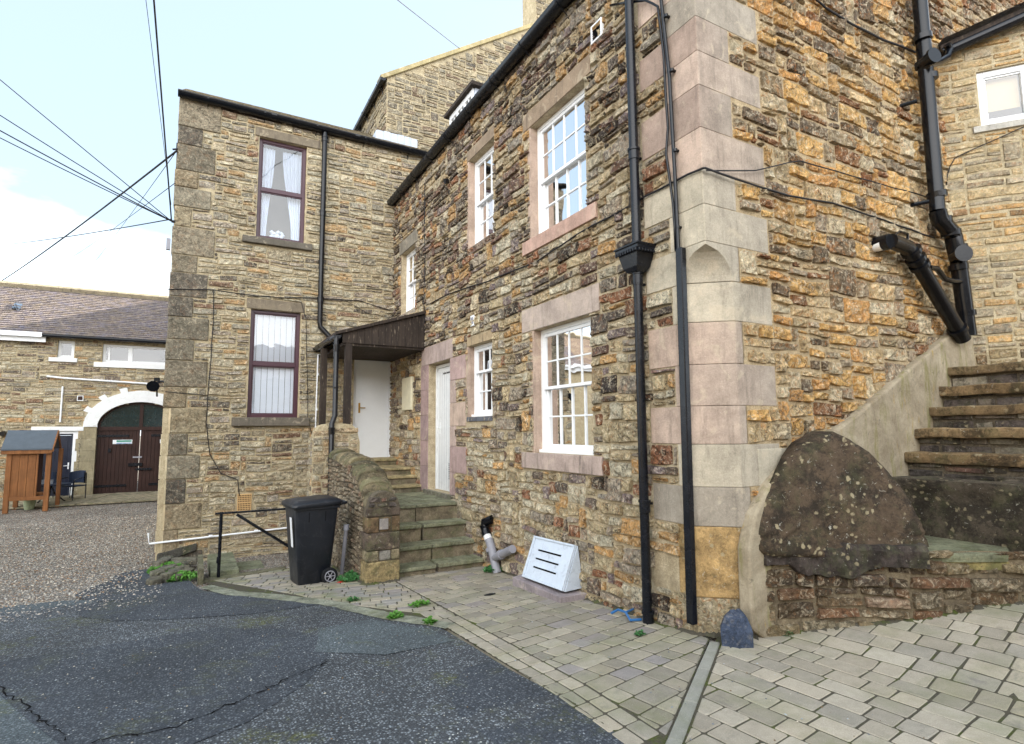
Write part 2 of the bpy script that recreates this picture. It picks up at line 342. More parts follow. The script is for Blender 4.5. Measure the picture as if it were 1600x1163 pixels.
FA = Fr((XA, 0, 0), (0, 1, 0), (0, 0, 1), (-1, 0, 0)); FB = Fr((0, YB, 0), (1, 0, 0), (0, 0, 1), (0, -1, 0))
FC = Fr((0, YC, 0), (1, 0, 0), (0, 0, 1), (0, -1, 0)); FD = Fr((7.6, YC, 0), (.614, -.789, 0), (0, 0, 1), (-.789, -.614, 0))
FBarn = Fr((0, YD, 0), (1, 0, 0), (0, 0, 1), (0, -1, 0)); FG = Fr((0, YG, 0), (1, 0, 0), (0, 0, 1), (0, -1, 0))
def thing(name, label, cat, loc=(0, 0, 0), group=None):
    o = bpy.data.objects.new(name, None); COL.objects.link(o); o.location = loc; o.empty_display_size = .2
    o['label'] = label; o['category'] = cat
    if group: o['group'] = group
    return o
def tag(o, label, cat, group=None):
    o['label'] = label; o['category'] = cat
    if group: o['group'] = group
    return o

# stones -------------------------------------------------------------------
def jit(c, a=.12):
    k = 1+random.uniform(-a, a)*1.4; t = random.uniform(-.25, .25)*a; return tuple(max(0, x*k*(1+q*t)) for x, q in zip(c, (1, 0, -1)))
def desat(c):
    g = .3*c[0]+.6*c[1]+.1*c[2]; return tuple(q*(1-DES)+g*DES for q in c)
DES = 0.
def pick(pal):
    t = sum(p[0] for p in pal); r = random.random()*t
    for w, c in pal:
        r -= w
        if r <= 0: return desat(jit(lin(c)))
    return desat(jit(lin(pal[-1][1])))
def clip_rect(r, holes):
    out = [r]
    for h in holes:
        nx = []
        for (u0, u1, v0, v1) in out:
            if u1 <= h[0] or u0 >= h[1] or v1 <= h[2] or v0 >= h[3]: nx.append((u0, u1, v0, v1)); continue
            if h[0]-u0 > .05: nx.append((u0, h[0]-.006, v0, v1)); 
            if u1-h[1] > .05: nx.append((h[1]+.006, u1, v0, v1))
            a, b = max(u0, h[0]), min(u1, h[1])
            if h[2]-v0 > .03 and b-a > .04: nx.append((a, b, v0, h[2]-.005))
            if v1-h[3] > .03 and b-a > .04: nx.append((a, b, h[3]+.005, v1))
        out = nx
    return out
def layout(u0, u1, v0, v1, wr, hr, res=.03, tall=.06):
    n = int((u1-u0)/res); top = np.full(n, v0)+np.random.uniform(0, .03, n).round(2)*0
    st = []
    while True:
        i = int(np.argmin(top)); t = top[i]
        if t >= v1-.02: break
        j = i
        while j+1 < n and top[j+1]-t < .018: j += 1
        run = j-i+1
        w = int(random.uniform(*wr)/res); w = max(2, w)
        if run-w < 3: w = run if run <= int(wr[1]/res*1.25) else max(3, run//2)
        h = random.triangular(hr[0], hr[1], hr[0]+(hr[1]-hr[0])*.3)
        if w*res < .12: h = min(h, w*res*1.4+.02)
        lt = (top[i-1]-t) if i > 0 else 0
        rt = (top[i+w]-t) if i+w < n else 0
        if hr[0]*.8 < lt < hr[1]*1.2 and random.random() < .55: h = lt
        elif hr[0]*.8 < rt < hr[1]*1.2 and random.random() < .4: h = rt
        if random.random() < tall: h = min(h*1.7, hr[1]*1.5)
        base = top[i:i+w].max(); h = min(h, v1+.05-base)
        st.append((u0+i*res, u0+(i+w)*res, base, base+h)); top[i:i+w] = base+h
    return st
def wave(u, v, s=0.): return .5*math.sin(u*2.1+v*1.3+s)+.3*math.sin(u*5.3-v*2.2+s*2)+.2*math.sin(u*11.+v*4+s*3)
def stones(mb, F, rect, holes, palf, wr=(.12, .42), hr=(.05, .16), joint=.011, proud=.022, rough=.006, warp=.022, keep=None, mi=1, seed=0., det=1., tall=.06, zmap=None):
    for s in layout(*rect, wr, hr, tall=tall):
        for (a, b, c, d) in clip_rect(s, holes):
            a += joint/2; b -= joint/2; c += joint/2; d -= joint/2
            w, h = b-a, d-c
            if w < .035 or h < .018: continue
            if keep and not keep((a+b)/2, (c+d)/2): continue
            bev = min(.010, h*.22, w*.22)
            nu = max(1, int(w/(.07/det))); nv = max(1, int(h/(.05/det)))
            us = [0, bev/w]+[bev/w+(1-2*bev/w)*k/(nu+1) for k in range(1, nu+1)]+[1-bev/w, 1]
            vs = [0, bev/h]+[bev/h+(1-2*bev/h)*k/(nv+1) for k in range(1, nv+1)]+[1-bev/h, 1]
            NU, NV = len(us), len(vs)
            cj = [(random.uniform(-.35, .35)*joint*1.4, random.uniform(-.5, .5)*joint*1.6) for _ in range(4)]
            tu, tv = random.uniform(-.008, .008), random.uniform(-.008, .006); pr = proud*random.uniform(.45, 1.25)
            rc = random.uniform(.008, .02)
            P = np.zeros((NV, NU, 3)); 
            for j, q in enumerate(vs):
                for i, p in enumerate(us):
                    ju = (cj[0][0]*(1-p)*(1-q)+cj[1][0]*p*(1-q)+cj[2][0]*(1-p)*q+cj[3][0]*p*q)
                    jv = (cj[0][1]*(1-p)*(1-q)+cj[1][1]*p*(1-q)+cj[2][1]*(1-p)*q+cj[3][1]*p*q)
                    eu, ev = i in (0, NU-1), j in (0, NV-1)
                    uu, vv = a+p*w+ju, c+q*h+jv
                    if eu and ev: uu += rc*(1 if i == 0 else -1); vv += min(rc, h*.25)*(1 if j == 0 else -1)
                    elif eu: uu += random.uniform(-.004, .005)*(1 if i == 0 else -1)
                    elif ev: vv += random.uniform(-.004, .005)*(1 if j == 0 else -1)
                    if eu or ev: ww = -.012
                    else:
                        inner = 1. if (1 < i < NU-2 or NU < 5) and (1 < j < NV-2 or NV < 5) else .90
                        ww = pr*inner+tu*(p-.5)*2+tv*(q-.5)*2+random.uniform(-rough, rough)
                    if warp:
                        dd = 1.
                        for hh in holes:
                            dx = max(hh[0]-uu, 0, uu-hh[1]); dy = max(hh[2]-vv, 0, vv-hh[3]); dd = min(dd, math.hypot(dx, dy)/.3)
                        vv += wave(uu, vv, seed)*warp*dd
                    P[j, i] = (uu, vv, ww)
            fl = P.reshape(-1, 3)
            if zmap is None: V = F.O+fl[:, :1]*F.U+fl[:, 1:2]*F.V+fl[:, 2:]*F.N
            else: V = np.array([zmap(*q) for q in fl])
            Fc = [(j*NU+i, j*NU+i+1, (j+1)*NU+i+1, (j+1)*NU+i) for j in range(NV-1) for i in range(NU-1)]
            mb.add(V, Fc, mi, palf((a+b)/2, (c+d)/2))
def panel(mb, F, rect, holes, mi=0, w=0., keep=None, step=None):
    us = sorted({rect[0], rect[1], *[x for h in holes for x in h[:2] if rect[0] < x < rect[1]]})
    vs = sorted({rect[2], rect[3], *[x for h in holes for x in h[2:4] if rect[2] < x < rect[3]]})
    for u0, u1 in zip(us, us[1:]):
        for v0, v1 in zip(vs, vs[1:]):
            cu, cv = (u0+u1)/2, (v0+v1)/2
            if any(h[0] < cu < h[1] and h[2] < cv < h[3] for h in holes): continue
            mb.add([F.pt(u0, v0, w), F.pt(u1, v0, w), F.pt(u1, v1, w), F.pt(u0, v1, w)], [(0, 1, 2, 3)], mi)
def reveal(mb, F, h, depth, mi=0, col=(1, 1, 1)):
    u0, u1, v0, v1 = h
    for (a, b) in (((u0, v0), (u0, v1)), ((u1, v0), (u1, v1)), ((u0, v0), (u1, v0)), ((u0, v1), (u1, v1))):
        mb.add([F.pt(*a, 0), F.pt(*b, 0), F.pt(*b, -depth), F.pt(*a, -depth)], [(0, 1, 2, 3)], mi, col)
PINK, PINKD, BEIGE, GREYST = lin((190, 168, 152)), lin((162, 142, 129)), lin((192, 182, 162)), lin((158, 148, 134))
def dstone(parent, F, u0, u1, v0, v1, w0, w1, col, name='dressed_stone', mat='dress', bevel=.006, g=.002):
    mb = MB(); mb.fbox(F, u0+g, u1-g, v0+g, v1-g, w0, w1, 0, jit(col, .05)); return mb.build(name, mat, parent, bevel)

# ------------------------------------------------------------------ palettes
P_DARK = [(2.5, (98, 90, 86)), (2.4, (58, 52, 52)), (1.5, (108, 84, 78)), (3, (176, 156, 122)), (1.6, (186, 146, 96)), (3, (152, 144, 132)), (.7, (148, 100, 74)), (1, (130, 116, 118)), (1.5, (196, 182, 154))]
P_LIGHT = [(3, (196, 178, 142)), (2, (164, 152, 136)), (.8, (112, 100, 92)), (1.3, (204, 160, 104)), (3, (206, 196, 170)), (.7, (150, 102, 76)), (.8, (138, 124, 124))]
P_B = [(4, (180, 166, 134)), (3, (152, 146, 128)), (3, (200, 190, 160)), (1., (192, 152, 96)), (.9, (98, 92, 86)), (.5, (132, 98, 76)), (1.5, (168, 156, 140))]
P_C = [(4, (222, 176, 106)), (3.5, (202, 178, 136)), (1.6, (216, 160, 94)), (1.8, (158, 146, 128)), (.8, (102, 92, 82)), (3, (214, 200, 168)), (.6, (140, 96, 70))]
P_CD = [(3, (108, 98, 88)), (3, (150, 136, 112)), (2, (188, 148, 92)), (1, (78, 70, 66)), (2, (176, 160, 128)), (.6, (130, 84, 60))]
P_D = [(4, (204, 180, 132)), (3, (214, 168, 98)), (2, (168, 158, 136)), (1, (146, 108, 72)), (2, (184, 172, 146))]
P_G = [(3, (156, 142, 114)), (3, (134, 126, 108)), (2, (176, 160, 124)), (1, (92, 86, 80)), (1, (120, 96, 78))]
P_PL = [(3, (150, 134, 98)), (1, (128, 90, 64)), (2, (112, 92, 68)), (2, (140, 130, 104)), (1, (84, 72, 60)), (.5, (160, 132, 108)), (2, (124, 112, 90))]
P_SW = [(3, (112, 102, 90)), (2, (92, 82, 76)), (1, (124, 92, 78)), (2, (140, 132, 116)), (1, (74, 68, 64))]
P_Q = [(3, (124, 116, 98)), (2, (142, 132, 110)), (1, (102, 96, 86)), (1, (150, 134, 104))]
P_QL = [(3, (176, 160, 126)), (1, (160, 146, 114))]
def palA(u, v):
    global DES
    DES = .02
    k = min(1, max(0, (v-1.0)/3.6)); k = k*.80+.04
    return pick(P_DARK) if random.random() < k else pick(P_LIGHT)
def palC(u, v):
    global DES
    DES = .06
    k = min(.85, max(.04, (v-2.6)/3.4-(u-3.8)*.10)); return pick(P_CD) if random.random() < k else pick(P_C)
def palB(u, v):
    global DES
    DES = .16
    return pick(P_B)

# ------------------------------------------------------------------ window builders
def sash_window(parent, F, o, depth, cols, rt, rb, split=.5, inner='room', tint='glass'):
    u0, u1, v0, v1 = o; mb = MB(); fw = .055; d0, d1 = -depth-.07, -depth
    mb.fbox(F, u0, u0+fw, v0, v1, d0, d1); mb.fbox(F, u1-fw, u1, v0, v1, d0, d1)
    mb.fbox(F, u0+fw, u1-fw, v1-fw*.9, v1, d0, d1-.001); mb.fbox(F, u0-.0, u1+.0, v0, v0+.035, d0, d1+.045)
    vm = v0+(v1-v0)*split
    def sash(a, b, c, d, wa, wb, rows, bot):
        st = .038
        mb.fbox(F, a, a+st, c, d, wa, wb); mb.fbox(F, b-st, b, c, d, wa, wb)
        mb.fbox(F, a+st, b-st, d-st, d, wa, wb-.001); mb.fbox(F, a+st, b-st, c, c+bot, wa, wb-.001)
        for k in range(1, cols):
            x = a+st+(b-a-2*st)*k/cols; mb.fbox(F, x-.009, x+.009, c+bot, d-st, wa+.004, wb-.006)
        for k in range(1, rows):
            y = c+bot+(d-st-c-bot)*k/rows; mb.fbox(F, a+st, b-st, y-.009, y+.009, wa+.005, wb-.007)
        return (a+st, b-st, c+bot, d-st, (wa+wb)/2-.004)
    g1 = sash(u0+fw+.003, u1-fw-.003, vm-.02, v1-fw*.9-.003, d0+.035, d1-.008, rt, .035)
    g2 = sash(u0+fw+.003, u1-fw-.003, v0+.037, vm+.02, d0-.008, d0+.030, rb, .06)
    w = mb.build('window', 'white', parent, .003)
    gb = MB()
    for a, b, c, d, ww in (g1, g2): gb.add([F.pt(a, c, ww), F.pt(b, c, ww), F.pt(b, d, ww), F.pt(a, d, ww)], [(0, 1, 2, 3)])
    gb.build('pane', tint, w)
    rb_ = MB(); dd = -depth-.75
    P = lambda a, b, c: F.pt(a, b, c)
    rb_.add([P(u0-.3, v0-.3, dd), P(u1+.3, v0-.3, dd), P(u1+.3, v1+.3, dd), P(u0-.3, v1+.3, dd), P(u0, v0, d0), P(u1, v0, d0), P(u1, v1, d0), P(u0, v1, d0)],
            [(0, 1, 2, 3), (0, 4, 5, 1), (1, 5, 6, 2), (2, 6, 7, 3), (3, 7, 4, 0)])
    rb_.build('room_lining', inner, w)
    return w
def curtain(win, F, u0, u1, v0, v1, w, folds=5, amp=.02, mat='curtain', pull=0., name='curtain'):
    mb = MB(); n = folds*8; m = 8; V = []
    for j in range(m+1):
        t = j/m; v = v1-(v1-v0)*t; uu1 = u1+(u0-u1)*pull*math.sin(t*math.pi*.5)**2
        for i in range(n+1):
            k = i/n; V.append(F.pt(u0+(uu1-u0)*k, v, w+amp*math.sin(k*folds*2*math.pi+t)))
    mb.add(V, [(j*(n+1)+i, j*(n+1)+i+1, (j+1)*(n+1)+i+1, (j+1)*(n+1)+i) for j in range(m) for i in range(n)])
    return mb.build(name, mat, win, smooth='all')
def strips(win, F, u0, u1, v0, v1, w, n, mat='blind'):
    mb = MB()
    for k in range(n):
        a = u0+(u1-u0)*k/n; b = u0+(u1-u0)*(k+.96)/n
        mb.add([F.pt(a, v0, w+.01), F.pt(b, v0, w-.012), F.pt(b, v1, w-.012), F.pt(a, v1, w+.01)], [(0, 1, 2, 3)])
    return mb.build('vertical_blind', mat, win)
def pvc_window(parent, F, o, depth, vm, mat='brown', fw=.06):
    u0, u1, v0, v1 = o; mb = MB(); d0, d1 = -depth-.07, -depth
    mb.fbox(F, u0, u0+fw, v0, v1, d0, d1); mb.fbox(F, u1-fw, u1, v0, v1, d0, d1)
    mb.fbox(F, u0+fw, u1-fw, v1-fw, v1, d0, d1); mb.fbox(F, u0+fw, u1-fw, v0, v0+fw, d0, d1)
    if vm < v1: mb.fbox(F, u0+fw, u1-fw, vm-.035, vm+.035, d0, d1)
    else: vm = None
    for (c, d) in (((v0+fw, vm-.035), (vm+.035, v1-fw)) if vm else ((v0+fw, v1-fw),)):
        for q in ((u0+fw, u0+fw+.022, c, d), (u1-fw-.022, u1-fw, c, d), (u0+fw+.022, u1-fw-.022, c, c+.022), (u0+fw+.022, u1-fw-.022, d-.022, d)):
            mb.fbox(F, *q, d0+.01, d1-.018)
    w = mb.build('window', mat, parent, .005)
    gb = MB()
    for (c, d) in (((v0+fw+.02, vm-.055), (vm+.055, v1-fw-.02)) if vm else ((v0+fw+.02, v1-fw-.02),)):
        gb.add([F.pt(u0+fw+.02, c, d1-.03), F.pt(u1-fw-.02, c, d1-.03), F.pt(u1-fw-.02, d, d1-.03), F.pt(u0+fw+.02, d, d1-.03)], [(0, 1, 2, 3)])
    gb.build('pane', 'glassb', w)
    rb_ = MB(); dd = d0-.6; P = F.pt
    rb_.add([P(u0-.3, v0-.3, dd), P(u1+.3, v0-.3, dd), P(u1+.3, v1+.3, dd), P(u0-.3, v1+.3, dd), P(u0, v0, d0), P(u1, v0, d0), P(u1, v1, d0), P(u0, v1, d0)],
            [(0, 1, 2, 3), (0, 4, 5, 1), (1, 5, 6, 2), (2, 6, 7, 3), (3, 7, 4, 0)])
    rb_.build('room_lining', 'room', w)
    return w
def bracketed_gutter(parent, p0, p1, r=.06, out_=(-1, 0, 0), nb=6, mat='blackp', name='gutter'):
    p0, p1, o_ = map(lambda q: np.array(q, float), (p0, p1, out_)); mb = MB(); d = p1-p0; L = np.linalg.norm(d); n = 9; V = []
    for p in (p0, p1):
        for k in range(n):
            a = math.pi*k/(n-1); V.append(p+o_*r*math.cos(a)+np.array([0, 0, -r*math.sin(a)*1.05]))
        for k in range(n-1, -1, -1):
            a = math.pi*k/(n-1); V.append(p+o_*(r-.008)*math.cos(a)+np.array([0, 0, -(r-.008)*math.sin(a)*1.05]))
    m = 2*n; mb.add(V, [(i, (i+1) % m, m+(i+1) % m, m+i) for i in range(m)]+[tuple(range(n)), tuple(range(m, m+n))])
    g = mb.build(name, mat, parent, smooth=True)
    for k in range(nb):
        c = p0+d*((k+.5)/nb); b = MB(); t = d/L*.014
        V = [];
        for s_ in (-1, 1):
            for k2 in range(n):
                a = math.pi*k2/(n-1); V.append(c+s_*t+o_*(r+.006)*math.cos(a)+np.array([0, 0, -(r+.006)*math.sin(a)*1.05]))
        b.add(V, [(i, i+1, n+i+1, n+i) for i in range(n-1)]); b.tube([c-o_*(r), c-o_*(r+.02)+np.array([0, 0, -.22])], .009, 6); b.tube([c-np.array([0, 0, r*1.05]), c-o_*(r+.03)+np.array([0, 0, -r-.09])], .007, 6)
        b.build('gutter_bracket', mat, g)
    for k in range(1, max(1, int(L/2.))+1):
        c = p0+d*(k/(int(L/2.)+1)); b = MB(); t = d/L*.05; V = []
        for s_ in (-1, 1):
            for k2 in range(n):
                a = math.pi*k2/(n-1); V.append(c+s_*t+o_*(r+.005)*math.cos(a)+np.array([0, 0, -(r+.005)*math.sin(a)*1.05]))
        b.add(V, [(i, i+1, n+i+1, n+i) for i in range(n-1)]); b.build('gutter_joint', mat, g)
    return g
def pipe(parent, pts, r, collars=(), mat='blackp', name='downpipe', straps=()):
    mb = MB(); mb.tube(pts, r, 16)
    for c in collars:
        c = np.array(c, float); mb.tube([c-[0, 0, .05], c+[0, 0, .05]], r*1.18, 16); mb.tube([c+[0, 0, .035], c+[0, 0, .055]], r*1.36, 16)
    for c, dirn in straps:
        c = np.array(c, float); mb.tube([c-[0, 0, .012], c+[0, 0, .012]], r*1.12, 12); mb.tube([c, c+np.array(dirn)], .014, 8)
    return mb.build(name, mat, parent, smooth=True)
def wire(parent, pts, r=.006, mat='cable', name='cable', sag=0.):
    P = [np.array(p, float) for p in pts]; Q = []
    for a, b in zip(P, P[1:]):
        n = max(2, int(np.linalg.norm(b-a)/.25))
        for k in range(n): Q.append(a+(b-a)*k/n+np.random.uniform(-.006, .006, 3)*(0 if sag else 1)-np.array([0, 0, sag*4*(k/n)*(1-k/n)]))
    Q.append(P[-1]); mb = MB(); mb.tube(Q, r, 6); return mb.build(name, mat, parent, smooth='all')

# ------------------------------------------------------------------ ground, asphalt, paving
def sheet(name, rows, dz, mat, nx=8, wob=0., kind='structure'):
    mb = MB(); V = []
    for (y, x0, x1) in rows:
        for i in range(nx+1):
            x = x0+(x1-x0)*i/nx; V.append((x, y, gz(x, y)+dz+wob*wave(x*1.7, y*1.9, 1.)))
    mb.add(V, [(j*(nx+1)+i, j*(nx+1)+i+1, (j+1)*(nx+1)+i+1, (j+1)*(nx+1)+i) for j in range(len(rows)-1) for i in range(nx)])
    o = mb.build(name, mat, smooth='all'); o['kind'] = kind; return o
xs = [-400, -60, -20, -10, -6, -4, -3, -2, -1, 0, 1, 2, 3, 4, 5, 6, 7, 8, 12, 30, 400]; ys = [-400, -60, -10, 0, .8, 1.4, 1.8]+list(np.arange(2.5, 26, .5))+[40, 100, 400]
mb = MB(); mb.add([(x, y, gz(x, y)-.03) for y in ys for x in xs], [(j*len(xs)+i, j*len(xs)+i+1, (j+1)*len(xs)+i+1, (j+1)*len(xs)+i) for j in range(len(ys)-1) for i in range(len(xs)-1)])
o = mb.build('ground', 'gravel', smooth='all'); o['kind'] = 'structure'
def xr(y):
    pts = [(-8, 2.05), (2.36, 2.05), (2.79, 2.0), (3.36, 1.96), (4.78, 1.93), (5.4, 1.60), (6.22, 1.30), (6.93, .84), (7.57, .42), (8.1, .16), (8.6, .06), (8.9, .05)]
    for (a, xa), (b, xb) in zip(pts, pts[1:]):
        if a <= y <= b: return xa+(xb-xa)*(y-a)/(b-a)
    return pts[-1][1]
def xw(y): return .05*math.sin(y*5.1)+.03*math.sin(y*13.)
rows = [(y, -14., xr(y)) for y in [-8, -4, 0, 1]+list(np.arange(1.5, 8.3, .15))]
sheet('asphalt_road', rows, 0., 'asph', 30, .006)
rows = [(8.25, -14, .12)]+[(y, -14+0*y, -.75-(y-8.3)*1.2+xw(y)) if y < 8.7 else (y, -14, -1.35-(y-8.7)*9) for y in np.arange(8.3, 9.2, .1)]
sheet('asphalt_edge', [(y, a+.05, b) for y, a, b in rows], .0005, 'asph3', 20, .004)
PT = [(8.05, -.5, .15), (8.25, -.95, .12), (8.6, -1.1, .06), (9.0, -1.2, .02), (9.5, -1.15, -.1), (10., -1.0, -.25), (10.6, -.92, -.45), (10.9, -.8, -.6)]
sheet('asphalt_tongue', [(y, a+xw(y*3)*.6, b) for y, a, b in PT], .006, 'asph2', 8, .004)
PT = [(6.3, .6, 1.24), (6.6, -.1, 1.05), (6.93, -.6, .80), (7.4, -.95, .45), (7.8, -1.05, .22), (8.1, -1.0, .10)]
sheet('asphalt_patch', [(y, a+xw(y*3), b) for y, a, b in PT], .005, 'asph2', 8, .004)
PT = [(3.3, -.75, -.6), (3.7, -1.0, .3), (4.1, -1.2, .75), (4.6, -1.5, .95), (5.1, -1.7, .95), (5.6, -1.8, .7), (6.0, -1.5, .3)]
sheet('asphalt_patch', [(y, a+xw(y), b+xw(y*2)) for y, a, b in PT], .0045, 'asph2', 8, .004)
PT = [(2.3, 1.4, 2.03), (2.7, 1.35, 1.98), (3.1, 1.38, 1.93), (3.5, 1.5, 1.93), (3.75, 1.7, 1.92)]
sheet('asphalt_patch', [(y, a+xw(y*2), b) for y, a, b in PT], .0045, 'asph2', 6, .002)
PT = [(4.35, 1.3, 1.88), (4.75, .95, 1.84), (5.1, .9, 1.62), (5.4, 1.05, 1.5)]
sheet('asphalt_patch', [(y, a+xw(y*2), b) for y, a, b in PT], .0045, 'asph3', 6, .002)
PT = [(2.0, -6, -1.45), (3.3, -6, -.7), (4.3, -6, -.8), (4.7, -6, -1.0), (5.3, -6, -1.3), (5.5, -6, -1.6)]
sheet('asphalt_patch', [(y, a, b) for y, a, b in [(1.0, -6, -.1), (2.0, -6, -.3), (3.0, -6, -.42), (3.96, -6, -.56), (4.6, -6, -.85), (5.28, -6, -1.14), (5.9, -6, -1.6)]], .0065, 'asph3', 8, .002)
def crack(pts, w=.012):
    mb = MB(); Q = []
    for a, b in zip(pts, pts[1:]):
        n = 14
        for k in range(n): Q.append((a[0]+(b[0]-a[0])*k/n+random.uniform(-.025, .025), a[1]+(b[1]-a[1])*k/n+random.uniform(-.025, .025)))
    V = []
    for i, (x, y) in enumerate(Q):
        t = np.array(Q[min(i+1, len(Q)-1)])-np.array(Q[max(i-1, 0)]); t = t/(np.linalg.norm(t)+1e-6); ww = w*random.uniform(.05, .9)
        for s_ in (-1, 1): V.append((x-t[1]*ww*s_, y+t[0]*ww*s_, gz(x, y)+.011+.006*wave(x*1.7, y*1.9, 1.)))
    mb.add(V, [(2*i, 2*i+1, 2*i+3, 2*i+2) for i in range(len(Q)-1)]); o = mb.build('asphalt_crack', 'hole'); o['kind'] = 'structure'
def gxy(x, y): p = G(x, y); return (p[0], p[1])
crack([gxy(0, 1072), gxy(55, 1118), gxy(112, 1162)], .008); crack([gxy(150, 1162), gxy(265, 1140), gxy(380, 1095), gxy(470, 1055), gxy(515, 1035)], .009)

def clip_poly(poly, conv):
    out = poly
    n = len(conv)
    for i in range(n):
        a, b = conv[i], conv[(i+1) % n]; inp, out = out, []
        side = lambda p: (b[0]-a[0])*(p[1]-a[1])-(b[1]-a[1])*(p[0]-a[0])
        for j in range(len(inp)):
            p, q = inp[j], inp[(j+1) % len(inp)]; sp, sq = side(p), side(q)
            if sp >= 0: out.append(p)
            if (sp >= 0) != (sq >= 0):
                t = sp/(sp-sq); out.append((p[0]+(q[0]-p[0])*t, p[1]+(q[1]-p[1])*t))
        if len(out) < 3: return []
    return out
def area(p): return .5*sum(p[i][0]*p[(i+1) % len(p)][1]-p[(i+1) % len(p)][0]*p[i][1] for i in range(len(p)))
def block(mb, poly, gap, dz, col, mi=0, rnd=.008):
    poly = [p for i, p in enumerate(poly) if math.hypot(p[0]-poly[i-1][0], p[1]-poly[i-1][1]) > .012]
    if len(poly) < 3 or area(poly) < .001: return
    c = (sum(p[0] for p in poly)/len(poly), sum(p[1] for p in poly)/len(poly)); n = len(poly)
    def inset(d):
        r = []
        for i in range(n):
            p, a, b = poly[i], poly[i-1], poly[(i+1) % n]
            e1 = (p[0]-a[0], p[1]-a[1]); e2 = (b[0]-p[0], b[1]-p[1]); l1 = math.hypot(*e1)+1e-9; l2 = math.hypot(*e2)+1e-9
            n1 = (-e1[1]/l1, e1[0]/l1); n2 = (-e2[1]/l2, e2[0]/l2); k = d/max(.35, 1+n1[0]*n2[0]+n1[1]*n2[1])
            q = (p[0]+(n1[0]+n2[0])*k, p[1]+(n1[1]+n2[1])*k); r.append(q)
        return r
    def ch(pp, f):  # cut the corners so that blocks are not razor sharp
        r = []
        for i in range(len(pp)):
            p, a, b = pp[i], pp[i-1], pp[(i+1) % len(pp)]
            for q in (a, b):
                L = math.hypot(q[0]-p[0], q[1]-p[1])+1e-6; k = min(.3, f/L); r.append((p[0]+(q[0]-p[0])*k, p[1]+(q[1]-p[1])*k))
        return r
    o1 = ch(inset(gap), rnd); o2 = ch(inset(gap+.007), rnd); h = random.uniform(-.002, .002); tx, ty = random.uniform(-.01, .01), random.uniform(-.01, .01); m = len(o1)
    V = [(x, y, gz(x, y)+dz-.03) for x, y in o1]+[(x, y, gz(x, y)+dz-.004+h) for x, y in o1]+[(x, y, gz(x, y)+dz+.003+h+tx*(x-c[0])+ty*(y-c[1])) for x, y in o2]
    mb.add(V, [(i, (i+1) % m, m+(i+1) % m, m+i) for i in range(m)]+[(m+i, m+(i+1) % m, 2*m+(i+1) % m, 2*m+i) for i in range(m)]+[tuple(range(2*m, 3*m))], mi, col)
def setts(mb, conv, ang, width, lens, gap, cols, dz=.005, jx=.0):
    if area(conv) < 0: conv = conv[::-1]
    ca, sa = math.cos(R(ang)), math.sin(R(ang)); T = lambda s_, t: (s_*ca-t*sa, s_*sa+t*ca); I = lambda x, y: (x*ca+y*sa, -x*sa+y*ca)
    q = [I(*p) for p in conv]; s0, s1 = min(a for a, b in q), max(a for a, b in q); t0, t1 = min(b for a, b in q), max(b for a, b in q)
    t = t0-random.random()*width
    while t < t1:
        s_ = s0-random.random()*.3
        while s_ < s1:
            L = random.choice(lens); k = lambda: random.uniform(-jx, jx)
            p = clip_poly([T(s_+k(), t+k()), T(s_+L+k(), t+k()), T(s_+L+k(), t+width+k()), T(s_+k(), t+width+k())], conv)
            if len(p) >= 3 and area(p) > .0028: block(mb, p, gap, dz, jit(lin(random.choice(cols)), .07))
            s_ += L
        t += width
KA, KB = (3.47, 3.13), (1.55, 1.84)        # kerb strip line, from the house corner down to the road
kd = np.array(KB)-np.array(KA); kd = kd/np.linalg.norm(kd); kn = np.array([kd[1], -kd[0]])   # kn points to the small setts side
kq = lambda s_, o_: tuple(np.array(KA)+kd*s_+kn*o_)
if kn[1] < 0: kn = -kn
CG = [(152, 144, 128), (143, 136, 122), (158, 150, 134), (138, 131, 118)]; CG2 = [(160, 151, 135), (153, 145, 130), (166, 157, 141), (147, 140, 127)]
CP = [(140, 133, 128), (134, 129, 124), (136, 133, 127)]
lk = lambda x: KA[1]+(x-KA[0])*(KB[1]-KA[1])/(KB[0]-KA[0])+.055
def slope_poly(name, P):
    mb = MB(); cx, cy = sum(p[0] for p in P)/len(P), sum(p[1] for p in P)/len(P)
    ya, yb = min(p[1] for p in P), max(p[1] for p in P); k = 0
    V = []; Fc = []; nseg = 24
    Q = P if area(P) > 0 else P[::-1]
    for j in range(nseg):
        a, b = ya+(yb-ya)*j/nseg, ya+(yb-ya)*(j+1)/nseg
        for (xa_, xb2) in ((-50, 4.0), (4.0, 4.5), (4.5, 5.), (5., 5.5), (5.5, 6.), (6., 7.0), (7.0, 50)):
            s_ = clip_poly(Q, [(xa_, a), (xb2, a), (xb2, b), (xa_, b)])
            if len(s_) >= 3: V += [(x, y, gz(x, y)+.0030) for x, y in s_]; Fc.append(tuple(range(k, k+len(s_)))); k += len(s_)
    mb.add(V, Fc); o = mb.build(name, 'joint', smooth='all'); o['kind'] = 'structure'
L1 = [(2.21, lk(2.21)), (3.52, lk(3.52)), (3.56, 7.35), (2.21, 7.35)]
L2 = [(2.20, 4.35), (2.20, 9.2), (1.3, 9.1), (.19, 8.75), (.5, 7.6), (.92, 6.93), (1.36, 6.22), (1.70, 5.4), (2.0, 4.75)]
slope_poly('paving_bed', [(1.97, lk(2.0)-.03)]+L1[1:3]+[(1.96, 7.35), (1.96, 4.7)]); 
slope_poly('paving_bed', L2)
mb = MB(); setts(mb, L1, 11, .158, (.15, .15, .21, .21, .27), .005, CG+[CP[0]], jx=.003)
mb.build('sett_paving', 'pav', recalc=True)['kind'] = 'structure'
mb = MB()
